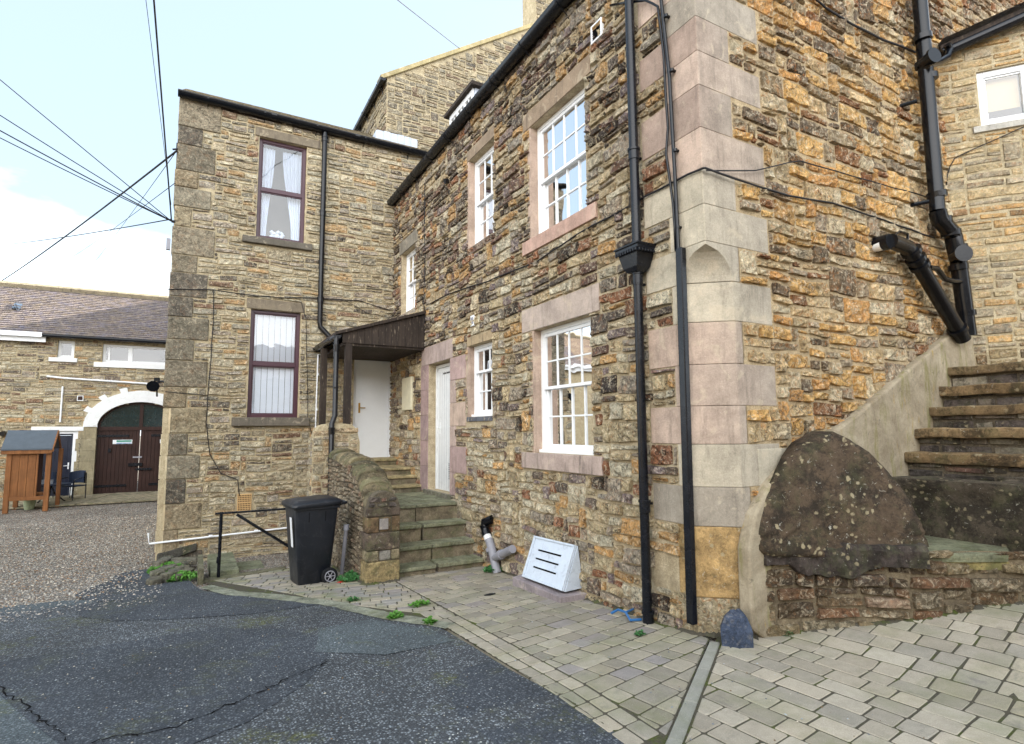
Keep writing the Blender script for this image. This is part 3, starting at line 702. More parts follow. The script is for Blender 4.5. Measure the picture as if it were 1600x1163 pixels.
for k in range(24):
    for c in range(2):
        y0 = 2.34+k*.165+c*.02; x0 = 1.965+c*.12-(.03 if y0 > 4.9 else 0)
        p = clip_poly([(x0, y0), (x0+.118, y0+.012), (x0+.118, y0+.177), (x0, y0+.165)], [(1.5, lk(1.5)), (3.5, lk(3.5)), (3.5, 9), (1.5, 9)])
        if len(p) > 2 and area(p) > .003 and y0 < 5.2: block(mb, p, .004, .006, jit(lin(random.choice(CG2)), .06))
mb.build('sett_border', 'pav', recalc=True)['kind'] = 'structure'
mb = MB(); setts(mb, L2, -14, .120, (.21, .21, .20), .0035, CG+CP, jx=.003); mb.build('sett_paving', 'pav2', recalc=True)['kind'] = 'structure'
# concrete haunch along the edge of the small setts
mb = MB(); H0 = [(1.97, 4.72), (1.60, 5.4), (1.28, 6.22), (.83, 6.93), (.42, 7.57), (.10, 8.5)]; V = []
for i in range(len(H0)-1):
    for k in range(6):
        a = np.array(H0[i])+(np.array(H0[i+1])-np.array(H0[i]))*k/6; V += [(a[0]-.03+random.uniform(-.02, .02), a[1]-.03, gz(*a)+.009), (a[0]+.10+random.uniform(-.01, .02), a[1]+.05, gz(*a)+.0115)]
mb.add(V, [(2*i, 2*i+1, 2*i+3, 2*i+2) for i in range(len(V)//2-1)], 0, lin((138, 140, 124))); mb.build('concrete_haunch', 'moss')['kind'] = 'structure'
# right hand paving
RP = [kq(-.12, -.045), kq(2.6, -.045), (1.3, .2), (6.5, .2), (6.6, 3.0), (3.6, 3.4)]
conv = [(1.42, 1.70), (1.6, .2), (7.6, .2), (7.6, 4.2), (5., 4.2), kq(-.2, 0)]
slope_poly('paving_bed', [(p[0], p[1]) for p in conv])
mb = MB(); setts(mb, [kq(.0, -.05), kq(2.5, -.05), (1.8, .6), (7.2, .6), (7.2, 3.6), kq(-1.0, -.05)], -83, .170, (.16, .16, .22, .22, .29), .0042, CG2, jx=.004)
mb.build('sett_paving', 'pav', recalc=True)['kind'] = 'structure'
mb = MB(); s_ = 0
while s_ < 2.3:
    L = random.uniform(.35, .6); a = [kq(s_+.003, .035), kq(s_+L-.003, .035), kq(s_+L-.003, -.04), kq(s_+.003, -.04)]
    a = a if area(a) > 0 else a[::-1]; block(mb, a, .0, .012, jit(lin((140, 139, 130)), .05), rnd=.004); s_ += L
mb.build('kerb_strip', 'pav', recalc=True)['kind'] = 'structure'
# stone flags in front of the barn
mb = MB(); x = -9.
while x < 1.5:
    w = random.uniform(.7, 1.3)
    for (ya, yb) in ((19.7, 20.6), (20.6, 21.3), (21.3, 22.0)):
        block(mb, [(x+.3*(ya-19.7), ya), (x+w+.3*(ya-19.7), ya), (x+w+.3*(yb-19.7), yb), (x+.3*(yb-19.7), yb)], .015, .03, jit(lin((150, 140, 118)), .1))
    x += w
mb.build('stone_flags', 'moss')['kind'] = 'structure'

# ------------------------------------------------------------------ MAIN HOUSE (west wall A, south gable C)
house = thing('corner_house', 'large rubble stone house with pinkish corner stones and white sash windows', 'house', (XA, YC, 0))
holesA = {'low': (4.62, 5.76, 1.33, 2.79), 'up': (4.64, 5.78, 3.93, 5.38), 'mid': (6.77, 7.62, 4.34, 5.73), 'far': (9.98, 10.86, 3.9, 5.16), 'small': (6.85, 7.63, 1.79, 2.84), 'door': (8.31, 9.28, .60, 2.74)}
dressA = [(4.46, 6.02, 2.79, 3.08), (4.45, 6.02, 1.14, 1.33), (4.52, 5.94, 5.38, 5.6), (4.46, 5.96, 3.76, 3.93), (6.74, 7.66, 5.73, 5.90), (9.9, 10.98, 5.16, 5.42), (6.82, 7.66, 2.84, 2.97), (6.8, 7.7, 1.68, 1.79), (8.19, 9.62, 2.74, 3.06),
          (9.28, 9.66, .45, 2.74)]
# door surround near jamb, alternating
nearj = [(8.31, .10, .60, .95), (8.31, .52, .95, 1.35), (8.31, .14, 1.35, 1.66), (8.31, .5, 1.66, 2.02), (8.31, .14, 2.02, 2.38), (8.31, .5, 2.38, 2.74)]
nearj = [(a-w-.1, a, c, d) for a, w, c, d in nearj]; dressA += nearj
zq = [0.0, .27, .52, .82, 1.13, 1.47, 1.78, 2.12, 2.47, 2.80, 3.10, 3.41, 3.71, 4.06, 4.43, 4.73, 5.04, 5.37, 5.70, 6.05, 6.40]
quoin = []
for i, (a, b) in enumerate(zip(zq, zq[1:])):
    longA = (i % 2 == 1)           # 2.8-3.1 is index 9: long on the west face
    quoin.append((a, b, 3.77 if longA else 3.46, 3.89 if longA else 4.28))
dressA += [(2.9, yq, a, b) for a, b, yq, xq in quoin]
mb = MB(); hs = list(holesA.values())
panel(mb, FA, (3.36, 12.3, -.5, 6.45), hs+[]); 
for h in hs: reveal(mb, FA, h, .16)
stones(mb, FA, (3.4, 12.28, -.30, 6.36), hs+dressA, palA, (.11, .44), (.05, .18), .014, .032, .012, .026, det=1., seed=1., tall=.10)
mb.build('west_wall', ['morA', 'rubA'], house)
# gable C
holesC = [(9.0, 13., -1, 6.0)]
vergeC = lambda u, v: v < 6.40+(u-3.4)*.80+.0
mb = MB(); wm = .006; mb.add([FC.pt(3.9, -.3, wm), FC.pt(13, -.3, wm), FC.pt(13, 9, wm), FC.pt(8.6, 10.3, wm), FC.pt(3.9, 6.75, wm)], [(0, 1, 2, 3, 4)]); panel(mb, FC, (3.75, 3.9, 3.12, 6.6), [], w=wm); panel(mb, FC, (3.80, 3.97, -.3, 3.12), [], w=0)
dressC = [(3.4, xq, a, b) for a, b, yq, xq in quoin]+[(3.4, 4.39, 1.2, 1.43)]
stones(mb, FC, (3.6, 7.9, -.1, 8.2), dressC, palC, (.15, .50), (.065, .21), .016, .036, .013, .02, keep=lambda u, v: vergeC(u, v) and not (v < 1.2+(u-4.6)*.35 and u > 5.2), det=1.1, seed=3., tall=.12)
stones(mb, FC, (7.9, 11.2, 5.8, 8.8), [], palC, (.14, .5), (.06, .19), .013, .03, .009, .02, keep=vergeC, seed=4.)
mb.build('south_gable_wall', ['morC', 'rubC'], house)
# corner stones: square above 3.1 m, chamfered below with a pointed scoop stop
QC = {19: PINK, 18: PINKD, 17: PINK, 16: GREYST, 15: PINKD, 14: PINK, 13: PINKD, 12: PINK, 11: BEIGE, 10: BEIGE, 9: BEIGE, 8: BEIGE, 7: PINK, 6: PINK, 5: PINK, 4: BEIGE, 3: GREYST, 2: lin((204, 168, 112)), 1: lin((178, 148, 102)), 0: lin((172, 162, 136))}
def corner_plan(yq, xq, c, p=.010):
    ca, cb = .26*c, .30*c
    return [(XA-p, yq), (XA-p, YC-p+max(ca, .006)), (XA-p+max(cb, .006), YC-p), (xq, YC-p), (xq, YC+.25), (XA+.3, YC+.25), (XA+.3, yq)]
for i, (a, b, yq, xq) in enumerate(quoin):
    if i == 2: continue
    if i == 1: b = .82
    mb = MB(); col = jit(QC[i], .05)
    if i == 0: yq, xq = 3.6, 4.0
    if i in (1, 2): xq = 3.83; yq = 3.5
    def lvl(z, c): return [(x, y, z) for x, y in corner_plan(yq, xq, c)]
    levels = [(a+.0015, 1.), (b-.0015, 1.)] if i < 9 else ([(a+.003, 1.)]+[(a+.02+(b-a-.05)*k/7, math.sqrt(max(0, 1-(k/7)**1.7))) for k in range(1, 8)]+[(b-.0015, 0.)] if i == 9 else [(a+.0015, 0.), (b-.0015, 0.)])
    V = [q for z, c in levels for q in lvl(z, c)]; n = 7; m = len(levels)
    mb.add(V, [tuple(range(n)), tuple(range((m-1)*n, m*n))]+[(j*n+k, j*n+(k+1) % n, (j+1)*n+(k+1) % n, (j+1)*n+k) for j in range(m-1) for k in range(n)], 0, np.array([np.array(col)*k+np.array(lin((152, 144, 132)))*(1-k) for _ in range(m) for k in ((1, .95, .62, .25, .25, 1, 1) if i > 3 else (1,)*7)]))
    mb.build('quoin_stone', ('ochre' if i == 1 else 'dress') if i else 'rubC', house, .005 if i != 1 else .02)
dstone(house, FC, 4.0, 4.39, 1.13, 1.43, -.1, .014, BEIGE, 'quoin_stone')
# lintels, sills, jambs
def part_box(F, q, w0, w1, col, name, parent=house, mat='dress', bevel=.006): return dstone(parent, F, *q, w0, w1, col, name, mat, bevel)
part_box(FA, (4.46, 6.02, 2.79, 3.08), -.15, .012, lin((176, 160, 148)), 'lintel'); part_box(FA, (4.52, 5.94, 5.38, 5.60), -.15, .012, lin((150, 132, 112)), 'lintel', mat='dressd')
part_box(FA, (6.74, 7.66, 5.73, 5.90), -.15, .012, lin((140, 124, 106)), 'lintel', mat='dressd'); part_box(FA, (9.9, 10.98, 5.16, 5.42), -.15, .02, lin((136, 130, 118)), 'lintel', mat='dressd')
part_box(FA, (6.82, 7.66, 2.84, 2.97), -.15, .012, lin((170, 150, 120)), 'lintel', mat='dressd'); part_box(FA, (8.19, 9.62, 2.74, 3.06), -.2, .016, lin((168, 150, 142)), 'lintel')
part_box(FA, (4.45, 6.02, 1.14, 1.33), -.15, .035, lin((170, 152, 142)), 'window_sill', mat='dressd'); part_box(FA, (4.46, 5.96, 3.76, 3.93), -.15, .03, lin((182, 152, 138)), 'window_sill')
part_box(FA, (6.80, 7.62, 4.22, 4.34), -.15, .02, lin((140, 124, 110)), 'window_sill', mat='dressd'); part_box(FA, (6.84, 7.66, 1.72, 1.79), -.15, .02, lin((96, 98, 104)), 'window_sill', mat='dressd')
part_box(FA, (9.96, 10.9, 3.80, 3.9), -.15, .03, lin((160, 150, 136)), 'window_sill')
for q in ((4.62, 4.68, 1.33, 2.79), (5.70, 5.80, 1.33, 2.79)): pass
for (u, v0, v1) in ((5.76, 1.33, 2.79), (5.78, 3.93, 5.38), (7.62, 4.34, 5.73), (7.63, 1.79, 2.84)):
    part_box(FA, (u-.012, u+.07, v0, v1), -.16, .004, lin((176, 154, 138)), 'jamb_stone', bevel=.003)
for k, (a, b) in enumerate(((.55, .98), (.98, 1.42), (1.42, 1.86), (1.86, 2.3), (2.3, 2.74))): part_box(FA, (9.28, 9.64, a, b), -.30, .014, lin((166, 142, 138)) if k % 2 else lin((156, 134, 132)), 'jamb_stone')
for q in nearj: part_box(FA, q, -.30, .014, random.choice([PINK, lin((180, 160, 150)), lin((170, 146, 140))]), 'jamb_stone')
part_box(FA, (8.2, 9.4, .50, .60), -.4, .05, lin((138, 132, 118)), 'door_sill', mat='moss')
# windows
w = sash_window(house, FA, holesA['low'], .10, 4, 2, 2, .52); curtain(w, FA, 5.30, 5.62, 1.4, 2.7, -.32, 4, .02, 'blind'); strips(w, FA, 4.7, 5.0, 1.45, 2.7, -.4, 4)
w = sash_window(house, FA, holesA['up'], .10, 4, 2, 2, .50); curtain(w, FA, 5.2, 5.62, 3.98, 5.3, -.3, 5, .02, 'blind'); strips(w, FA, 4.72, 5.1, 3.98, 4.6, -.35, 5)
w = sash_window(house, FA, holesA['mid'], .10, 3, 2, 2, .5); curtain(w, FA, 7.2, 7.5, 4.4, 5.6, -.3, 4, .02, 'curtain')
w = sash_window(house, FA, holesA['far'], .10, 3, 2, 2, .5); curtain(w, FA, 10.3, 10.75, 4., 5.1, -.3, 4, .02, 'curtain')
w = sash_window(house, FA, holesA['small'], .09, 3, 1, 2, .63); curtain(w, FA, 7.0, 7.5, 1.85, 2.75, -.4, 5, .02, 'blind')
# white door in the west wall
def panel_door(parent, F, q, w0, w1, mat='pvc', name='door', panels=(), hx=None, hside=1, hmat='gold'):
    u0, u1, v0, v1 = q; mb = MB(); mb.fbox(F, u0, u0+.05, v0, v1, w0-.03, w1+.02); mb.fbox(F, u1-.05, u1, v0, v1, w0-.03, w1+.02); mb.fbox(F, u0+.05, u1-.05, v1-.05, v1, w0-.03, w1+.019)
    mb.fbox(F, u0+.055, u1-.055, v0, v1-.055, w0, w1)
    for (a, b, c, d) in panels:
        for r in ((a, b, c, c+.02), (a, b, d-.02, d), (a, a+.02, c+.02, d-.02), (b-.02, b, c+.02, d-.02)): mb.fbox(F, *r, w1, w1+.008)
    d_ = mb.build(name, mat, parent, .004)
    if hx is not None:
        h = MB(); c = F.pt(hx, (v0+v1)/2-.02, w1); e = F.pt(hx, (v0+v1)/2-.02, w1+.05)
        h.fbox(F, hx-.018, hx+.018, (v0+v1)/2-.12, (v0+v1)/2+.08, w1, w1+.01); h.tube([c, e, F.pt(hx+hside*.11, (v0+v1)/2-.02, w1+.055)], .009, 8); h.build('handle', hmat, d_)
    return d_
d = panel_door(house, FA, (8.31, 9.28, .6, 2.72), -.20, -.15, 'whitew', panels=[], hx=9.12, hside=-1, hmat='whitew')
mb = MB(); 
for k in range(9): mb.fbox(FA, 8.47, 8.72, .80+k*.03, .815+k*.03, -.148, -.14)
for k in range(8): mb.fbox(FA, 8.42+k*.1, 8.425+k*.1, .62, 2.6, -.149, -.1475)
mb.build('vent_grille', 'grey', d)
mb = MB(); x = 8.98
for k, w_ in enumerate([.028, .02, .025, .02, .0, .03, .02, .022, .026]):
    if w_: mb.fbox(FA, x-w_, x, 2.55, 2.575, -.149, -.146)
    x -= w_+.012
mb.build('door_lettering', 'cable', d)
# small vent, extractor vent, meter box
mb = MB(); mb.fbox(FA, 7.38, 7.50, 3.12, 3.28, 0, .03); m_ = mb.build('wall_vent', 'pvc', house, .004); mb = MB(); mb.fbox(FA, 7.40, 7.48, 3.15, 3.25, .031, .033); mb.build('vent_opening', 'grey', m_)
mb = MB()
for r in ((4.28, 4.30, 5.64, 5.84), (4.44, 4.46, 5.64, 5.84), (4.30, 4.44, 5.64, 5.66), (4.30, 4.44, 5.82, 5.84)): mb.fbox(FA, *r, 0, .04)
m_ = mb.build('wall_vent', 'pvc', house, .003); mb = MB(); mb.fbox(FA, 4.30, 4.44, 5.66, 5.82, .0, .024)
for k in range(6): mb.fbox(FA, 4.30, 4.44, 5.67+k*.026, 5.676+k*.026, .025, .032)
mb.build('vent_opening', 'hole', m_)
mb = MB(); mb.fbox(FA, 10.02, 10.55, 1.98, 2.60, 0, .07); m_ = mb.build('meter_box', paint_mat('cream box', (214, 206, 178), .5), house, .015)
# gutter and downpipes
zg = 6.44
g_ = bracketed_gutter(house, (XA-.10, 2.85, zg), (XA-.10, 11.9, zg), .085, (-1, 0, 0), 11, 'black')
mb = MB(); mb.box((XA-.03, 2.9, zg-.06), (XA+.1, 12.2, zg+.06)); mb.build('eaves_board', 'dwood', house)
xp = XA-.085; yp = 3.80
pipe(house, [(xp, yp, zg-.05), (xp, yp, 3.22)], .043, [(xp, yp, 4.12), (xp, yp, 5.9)], 'black', 'downpipe', [((xp, yp, 4.1), (.09, 0, 0))])
mb = MB(); c = np.array([xp-.01, yp, 3.2])
for z, hx_, hy in ((3.235, .115, .15), (3.20, .115, .15), (3.195, .105, .135), (3.04, .075, .095), (3.0, .06, .07)): pass
prof = [(3.0, .055, .06), (3.04, .075, .095), (3.18, .105, .13), (3.185, .12, .15), (3.215, .12, .15), (3.22, .13, .16), (3.235, .13, .16)]
V = [(c[0]+sx*hx_, c[1]+sy*hy, z) for z, hx_, hy in prof for sx, sy in ((-1, -1), (1, -1), (1, 1), (-1, 1))]
mb.add(V, [(4*i+k, 4*i+(k+1) % 4, 4*i+4+(k+1) % 4, 4*i+4+k) for i in range(len(prof)-1) for k in range(4)]+[(0, 1, 2, 3)])
for k in range(9): mb.box((c[0]-.135, c[1]-.145+k*.033, 3.155), (c[0]-.112, c[1]-.128+k*.033, 3.18))
for k in range(7): mb.box((c[0]-.11+k*.033, c[1]-.165, 3.155), (c[0]-.09+k*.033, c[1]-.14, 3.18))
mb.build('hopper_head', 'black', house, .004)
pipe(house, [(xp, yp, 3.02), (xp, yp+.01, -.06)], .040, [(xp, yp, 2.95), (xp, yp, .93), (xp, yp, -.0)], 'black', 'downpipe', [((xp, yp, .95), (.09, 0, 0)), ((xp, yp, 2.9), (.09, 0, 0))])
xc = XA-.045; ty = lambda px, py: hit(px, py, 0, xc)[1]
mb = MB(); top = hit(1063, 388, 0, xc); bot = hit(1081, 975, 0, xc)
mb.add([(xc-.025, top[1]-.035, top[2]), (xc+.03, top[1]-.035, top[2]), (xc+.03, top[1]+.035, top[2]), (xc-.025, top[1]+.035, top[2]), (xc-.025, bot[1]-.035, bot[2]), (xc+.03, bot[1]-.035, bot[2]), (xc+.03, bot[1]+.035, bot[2]), (xc-.025, bot[1]+.035, bot[2])],
       [(0, 1, 2, 3), (4, 7, 6, 5), (0, 4, 5, 1), (1, 5, 6, 2), (2, 6, 7, 3), (3, 7, 4, 0)])
mb.build('square_conduit', 'black', house, .008)
A2 = [hit(x, y, 0, xc) for x, y in ((1033, 0), (1046, 120), (1056, 300), (1060, 390))]; A2 = [A2[0]+[0, 0, .9]]+A2
pipe(house, A2, .016, [], 'blackp', 'conduit', [(hit(x, y, 0, xc), (.05, 0, 0)) for x, y in ((1041, 25), (1050, 110), (1055, 235), (1059, 355))])
A3 = [hit(x, y, 0, xc) for x, y in ((1008, 0), (1028, 10), (1037, 90), (1043, 200), (1041, 240), (1052, 318), (1056, 392))]; wire(house, [A3[0]+[0, .5, .3]]+A3, .012, 'blackp', 'conduit')
wire(house, [hit(x, y, 0, XA-.03) for x, y in ((672, 475), (700, 460), (760, 440), (840, 408), (900, 368), (960, 335), (1010, 305), (1050, 285), (1099, 262))]+[hit(x, y, 1, YC-.045) for x, y in ((1102, 263), (1150, 280), (1230, 306), (1300, 318), (1380, 344), (1460, 372))], .009)
wire(house, [hit(x, y, 1, YC-.045) for x, y in ((1104, 266), (1180, 266), (1230, 255), (1250, 252), (1330, 275), (1455, 310))], .006)
wire(house, [hit(x, y, 1, YC-.045) for x, y in ((1270, -5), (1290, 12), (1330, 38), (1380, 62), (1430, 82))], .012)
wire(house, [hit(x, y, 0, XA-.03) for x, y in ((664, 285), (663, 340), (664, 400), (662, 470), (664, 500), (655, 545))], .009)
mb = MB(); p = hit(700, 283, 0, XA-.06); mb.tube([p, p+[-.06, 0, -.02]], .045, 10); mb.build('security_camera', 'blackp', house)
# broken waste pipe stub, slanting soil pipe and the tall stack in the corner
p = hit(1369, 385, 1, YC-.03); mb = MB(); mb.tube([p+[0, .1, 0], p+[-.01, -.07, 0]], .062, 16, caps=False); mb.tube([p+[0, .1, 0], p+[-.01, -.068, 0]], .052, 16); m_ = mb.build('pipe_stub', 'whitew', house, smooth=True)
p = hit(1376, 387, 1, YC-.03); mb = MB(); mb.tube([p+[0, .02, 0], p+[0, -.03, 0]], .045, 12); mb.build('pipe_hole', 'hole', m_)
Yp = YC-.16
S = [hit(x, y, 1, Yp) for x, y in ((1437, 0), (1465, 330))]; S0 = S[0]+(S[0]-S[1])*.4
E2 = [hit(x, y, 1, Yp) for x, y in ((1490, 372), (1497, 405), (1513, 525))]
st = MB(); st.tube([S0, S[0], S[1]], .074, 20); st.tube([S[1], S[1]+[.02, 0, -.08], E2[0]+[-.02, 0, .05], E2[0], E2[1]], .085, 20); st.tube([E2[1], E2[2]], .08, 20)
for (x, y) in ((1441, 60), (1445, 100), (1450, 122), (1464, 305), (1472, 345), (1486, 365), (1496, 388), (1497, 418), (1509, 490)):
    c = hit(x, y, 1, Yp); st.tube([c+[-.004, 0, .03], c+[.004, 0, -.03]], .096, 20)
c = hit(1443, 100, 1, Yp); st.tube([c, c+[-.06, -.12, 0]], .07, 18); st.tube([c+[-.055, -.11, 0], c+[-.065, -.14, 0]], .085, 18)
c = hit(1494, 402, 1, Yp); st.tube([c, c+[-.09, -.10, .0]], .075, 18); st.tube([c+[-.085, -.095, 0], c+[-.10, -.115, 0]], .092, 18)
b1 = [hit(x, y, 1, Yp-.04) for x, y in ((1447, 104), (1466, 98), (1480, 90), (1484, 78), (1480, 70))]; st.tube(b1, .04, 14)
st.build('soil_stack', 'blackp', house, smooth=True)
for (x, y) in ((1433, 158), (1452, 315)):
    c = hit(x, y, 1, Yp); m2 = MB(); m2.tube([c, c+[-.06, .15, 0]], .022, 8); m2.build('pipe_bracket', 'blackp', house)
B = [hit(x, y, 1, Yp) for x, y in ((1391, 377), (1402, 381), (1416, 386), (1426, 398), (1505, 530))]
st = MB(); st.tube(B, .074, 20); st.tube([B[0]+[0, .14, 0], B[0]], .08, 20)
for (x, y) in ((1424, 393), (1431, 405), (1437, 415), (1496, 515)):
    c = hit(x, y, 1, Yp); dn = (B[4]-B[3])/np.linalg.norm(B[4]-B[3]); st.tube([c-dn*.022, c+dn*.022], .096, 20)
st.build('soil_pipe', 'blackp', house, smooth=True)
st = MB(); st.tube([hit(x, y, 1, Yp-.02) for x, y in ((1452, 418), (1464, 420), (1476, 436), (1490, 440), (1503, 440))], .028, 12); st.build('waste_pipe', 'blackp', house, smooth=True); st = MB(); st.tube([hit(x, y, 1, YC-.05) for x, y in ((1395, 370), (1405, 362), (1418, 366), (1418, 380))], .014, 8)
st.build('waste_pipe', 'blackp', house, smooth=True)
# roof and dormer
mb = MB(); pr = lambda x: zg+.03+(x-XA)*.78
mb.add([(XA-.12, 2.9, pr(XA-.12)), (8.6, 2.9, pr(8.6)), (8.6, 12.3, pr(8.6)), (XA-.12, 12.3, pr(XA-.12))], [(0, 1, 2, 3)], 0, lin((88, 92, 104)))
mb.add([(8.6, 2.9, pr(8.6)), (13.6, 2.9, pr(8.6)-3.9), (13.6, 12.3, pr(8.6)-3.9), (8.6, 12.3, pr(8.6))], [(0, 1, 2, 3)], 0, lin((88, 92, 104)))
rf = mb.build('roof', 'slate', house)
Xd = 3.86; zt, zb, ya, yb_ = 7.40, 6.72, 8.12, 9.18
mb = MB(); mb.box((Xd, ya, zb-.3), (Xd+1.0, yb_, zt-.06)); dm = mb.build('dormer', 'lead', house, .01)
mb = MB(); mb.box((Xd-.10, ya-.08, zt-.06), (Xd+1.2, yb_+.08, zt+.0)); mb.build('dormer_roof', 'dwood', dm)
FDm = Fr((Xd, 0, 0), (0, 1, 0), (0, 0, 1), (-1, 0, 0)); mb = MB()
mb.fbox(FDm, ya+.03, yb_-.03, zb-.2, zb-.1, .005, .03); mb.fbox(FDm, ya+.03, yb_-.03, zt-.16, zt-.07, .005, .03)
for k in range(4): u = ya+.03+(yb_-ya-.12)*k/3; mb.fbox(FDm, u, u+.06, zb-.1, zt-.16, .005, .03)
for k in range(3):
    u = ya+.03+(yb_-ya-.12)*(k+.5)/3+.03; mb.fbox(FDm, u-.01, u+.01, zb-.1, zt-.16, .006, .024)
mb.build('dormer_window', 'white', dm); mb = MB(); mb.fbox(FDm, ya+.05, yb_-.05, zb-.15, zt-.1, .002, .004); mb.build('dormer_pane', glass_mat('dormer glass', .5), dm)

# ------------------------------------------------------------------ NORTH HOUSE (wall B)
nh = thing('north_house', 'flat fronted rubble house with two purple brown windows and dark corner stones', 'house', (-.5, YB, -.6))
hB = {'w1': (.83, 1.70, 5.25, 7.25), 'w2': (.80, 1.68, 1.86, 3.88), 'door': (2.72, 3.51, 1.06, 3.10)}
XL = -.5
zb_ = [-.75, -.55, -.15, .12, .62, .95, 1.35, 1.62, 2.08]
zqb = [-.75, -.42, -.05, .38, .8, 1.2, 1.58, 2.02, 2.38, 2.85, 3.22, 3.62, 3.98, 4.42, 4.74, 5.25, 5.62, 5.98, 6.3, 6.78, 7.12, 7.68]
qb = [(XL-.1, XL+(.62 if i % 2 == 0 else .33)+random.uniform(-.08, .08), a, b) for i, (a, b) in enumerate(zip(zqb, zqb[1:]))]
dB = [(.75, 1.95, 7.25, 7.43), (.6, 1.85, 5.10, 5.25), (.72, 1.75, 3.88, 4.08), (.55, 1.88, 1.70, 1.86)]+qb
mb = MB(); hs = list(hB.values()); panel(mb, FB, (XL, 4.3, -1.2, 7.72), hs)
for h in hs: reveal(mb, FB, h, .14)
mb.add([(XL, YB, -1.2), (XL, YB+6, -1.2), (XL, YB+6, 9.), (XL, YB, 7.72)], [(0, 1, 2, 3)])
stones(mb, FB, (XL, 4.25, -1.0, 7.66), hs+dB+[(.68, .95, .16, .50)], palB, (.16, .54), (.05, .155),   .014, .028, .010, .024, det=.9, seed=7., tall=.07)
mb.build('front_wall', ['morB', 'rubB'], nh)
for i, (u0, u1, a, b) in enumerate(qb):
    mb = MB(); col = pick(P_Q) if random.random() < .85 else pick(P_QL); ch = .13 if b < 2.1 else 0; p = .02+random.uniform(0, .012); e = random.uniform(0, .02)
    pl = [(XL-p+e, YB+.3), (XL-p+e, YB-p+max(ch, .02)), (XL-p+e+max(ch*.9, .02), YB-p), (u1, YB-p), (u1, YB+.3)]
    mb.prism([(x, y, a+.006) for x, y in pl], (0, 0, b-a-.012), 0, col)
    if ch:
        q = MB(); q.prism([(XL-p+e-.004, YB+.1, a+.008), (XL-p+e-.004, YB-p+ch, a+.008), (XL-p+e+ch*.9, YB-p-.004, a+.008), (XL-p+e+ch*.9+.004, YB-p+.02, a+.008)], (0, 0, b-a-.016), 0, pick(P_QL)); q.build('chamfer_stone', 'dress', nh, .01)
    mb.build('quoin_stone', 'rubQ', nh, .014)
for q, m_, w1 in (((.75, 1.95, 7.25, 7.43), 'lintel', .03), ((.6, 1.85, 5.12, 5.25), 'window_sill', .09), ((.72, 1.75, 3.88, 4.08), 'lintel', .015), ((.55, 1.88, 1.70, 1.86), 'window_sill', .10)):
    part_box(FB, q, -.14, w1, lin((104, 98, 88)) if 'sill' in m_ else lin((126, 116, 100)), m_, nh, 'dressd', .012)
w = pvc_window(nh, FB, hB['w1'], .07, 6.24); curtain(w, FB, .9, 1.14, 5.3, 7.15, -.22, 4, .015, pull=.5); curtain(w, FB, 1.64, 1.28, 5.3, 7.15, -.22, 5, .015, pull=.55)
mb = MB(); c = FB.pt(1.22, 5.36, -.2)
for k in range(9):
    a = k*.7; mb.lathe(c+np.array([.10*math.cos(a), .03*math.sin(a), .06+.05*math.sin(k*2.1)]), [(.0, -.045), (.04, -.02), (.045, .01), (.0, .045)], 8)
mb.lathe(c, [(.05, -.02), (.07, .02), (.045, .07)], 10); mb.build('flower_ornament', 'curtain', w, smooth='all')
w = pvc_window(nh, FB, hB['w2'], .07, 2.86); strips(w, FB, .82, 1.66, 1.88, 3.86, -.165, 8, 'netw')
panel_door(nh, FB, hB['door'], -.14, -.09, 'pvc', panels=[(2.92, 3.28, 2.25, 2.85)], hx=2.86, hside=1)
mb = MB(); mb.fbox(FB, .70, .93, .185, .485, .0, .028)
m_ = mb.build('airbrick', 'brick', nh, .003); mb = MB(); mb2 = MB()
for j in range(8):
    for i in range(8):
        if j in (3,) and False: continue
        z = .205+j*.033+(.012 if j > 3 else 0); x = .715+i*.026; (mb if j < 4 else mb2).fbox(FB, x, x+.015, z, z+.019, .0285, .030)
mb.build('airbrick_holes', 'hole', m_); mb2.build('airbrick_holes', 'hole', m_)
bracketed_gutter(nh, (XL-.04, YB-.11, 7.70), (4.25, YB-.11, 7.66), .09, (0, -1, 0), 5, 'blackp')
mb = MB(); mb.box((XL, YB-.03, 7.6), (4.25, YB+.05, 7.74)); mb.build('eaves_board', 'dwood', nh)
# roof (slates laid from the eaves up)
pq = R(29.8); sl = (0, math.cos(pq), math.sin(pq)); FR = Fr((0, YB-.10, 7.70), (1, 0, 0), sl, (0, -math.sin(pq), math.cos(pq)))
mb = MB(); mb.fbox(FR, XL-.03, 4.3, 0, 3.4, -.04, 0, 0, lin((70, 72, 80)))
for j in range(14):
    x = XL-.03-(.15 if j % 2 else 0)
    while x < 4.25:
        w_ = .3; mb.add([FR.pt(max(XL-.03, x+.004), j*.24, .022), FR.pt(x+w_, j*.24, .022+random.uniform(0, .006)), FR.pt(x+w_, j*.24+.27, .004), FR.pt(max(XL-.03, x+.004), j*.24+.27, .004),
            FR.pt(max(XL-.03, x+.004), j*.24, .004), FR.pt(x+w_, j*.24, .004)], [(0, 1, 2, 3), (0, 4, 5, 1)], 0, jit(lin((112, 108, 96)), .2)); x += w_
mb.build('roof', 'slate', nh)
mb = MB(); mb.add([(-.5, YB+3, 9.), (4.2, YB+3, 8.9), (4.2, YB+9, 7.6), (-.5, YB+9, 7.6)], [(0, 1, 2, 3)], 0, lin((80, 82, 92))); mb.add([(-.5, YB+6, 9.), (-.5, YB+9, -1), (4, YB+9, -1), (4, YB+9, 7.6), (-.5, YB+9, 7.6)], [(0, 1, 2, 3, 4)], 0, lin((130, 120, 100))); mb.build('rear_roof', 'slate', nh)
yd = YB-.09
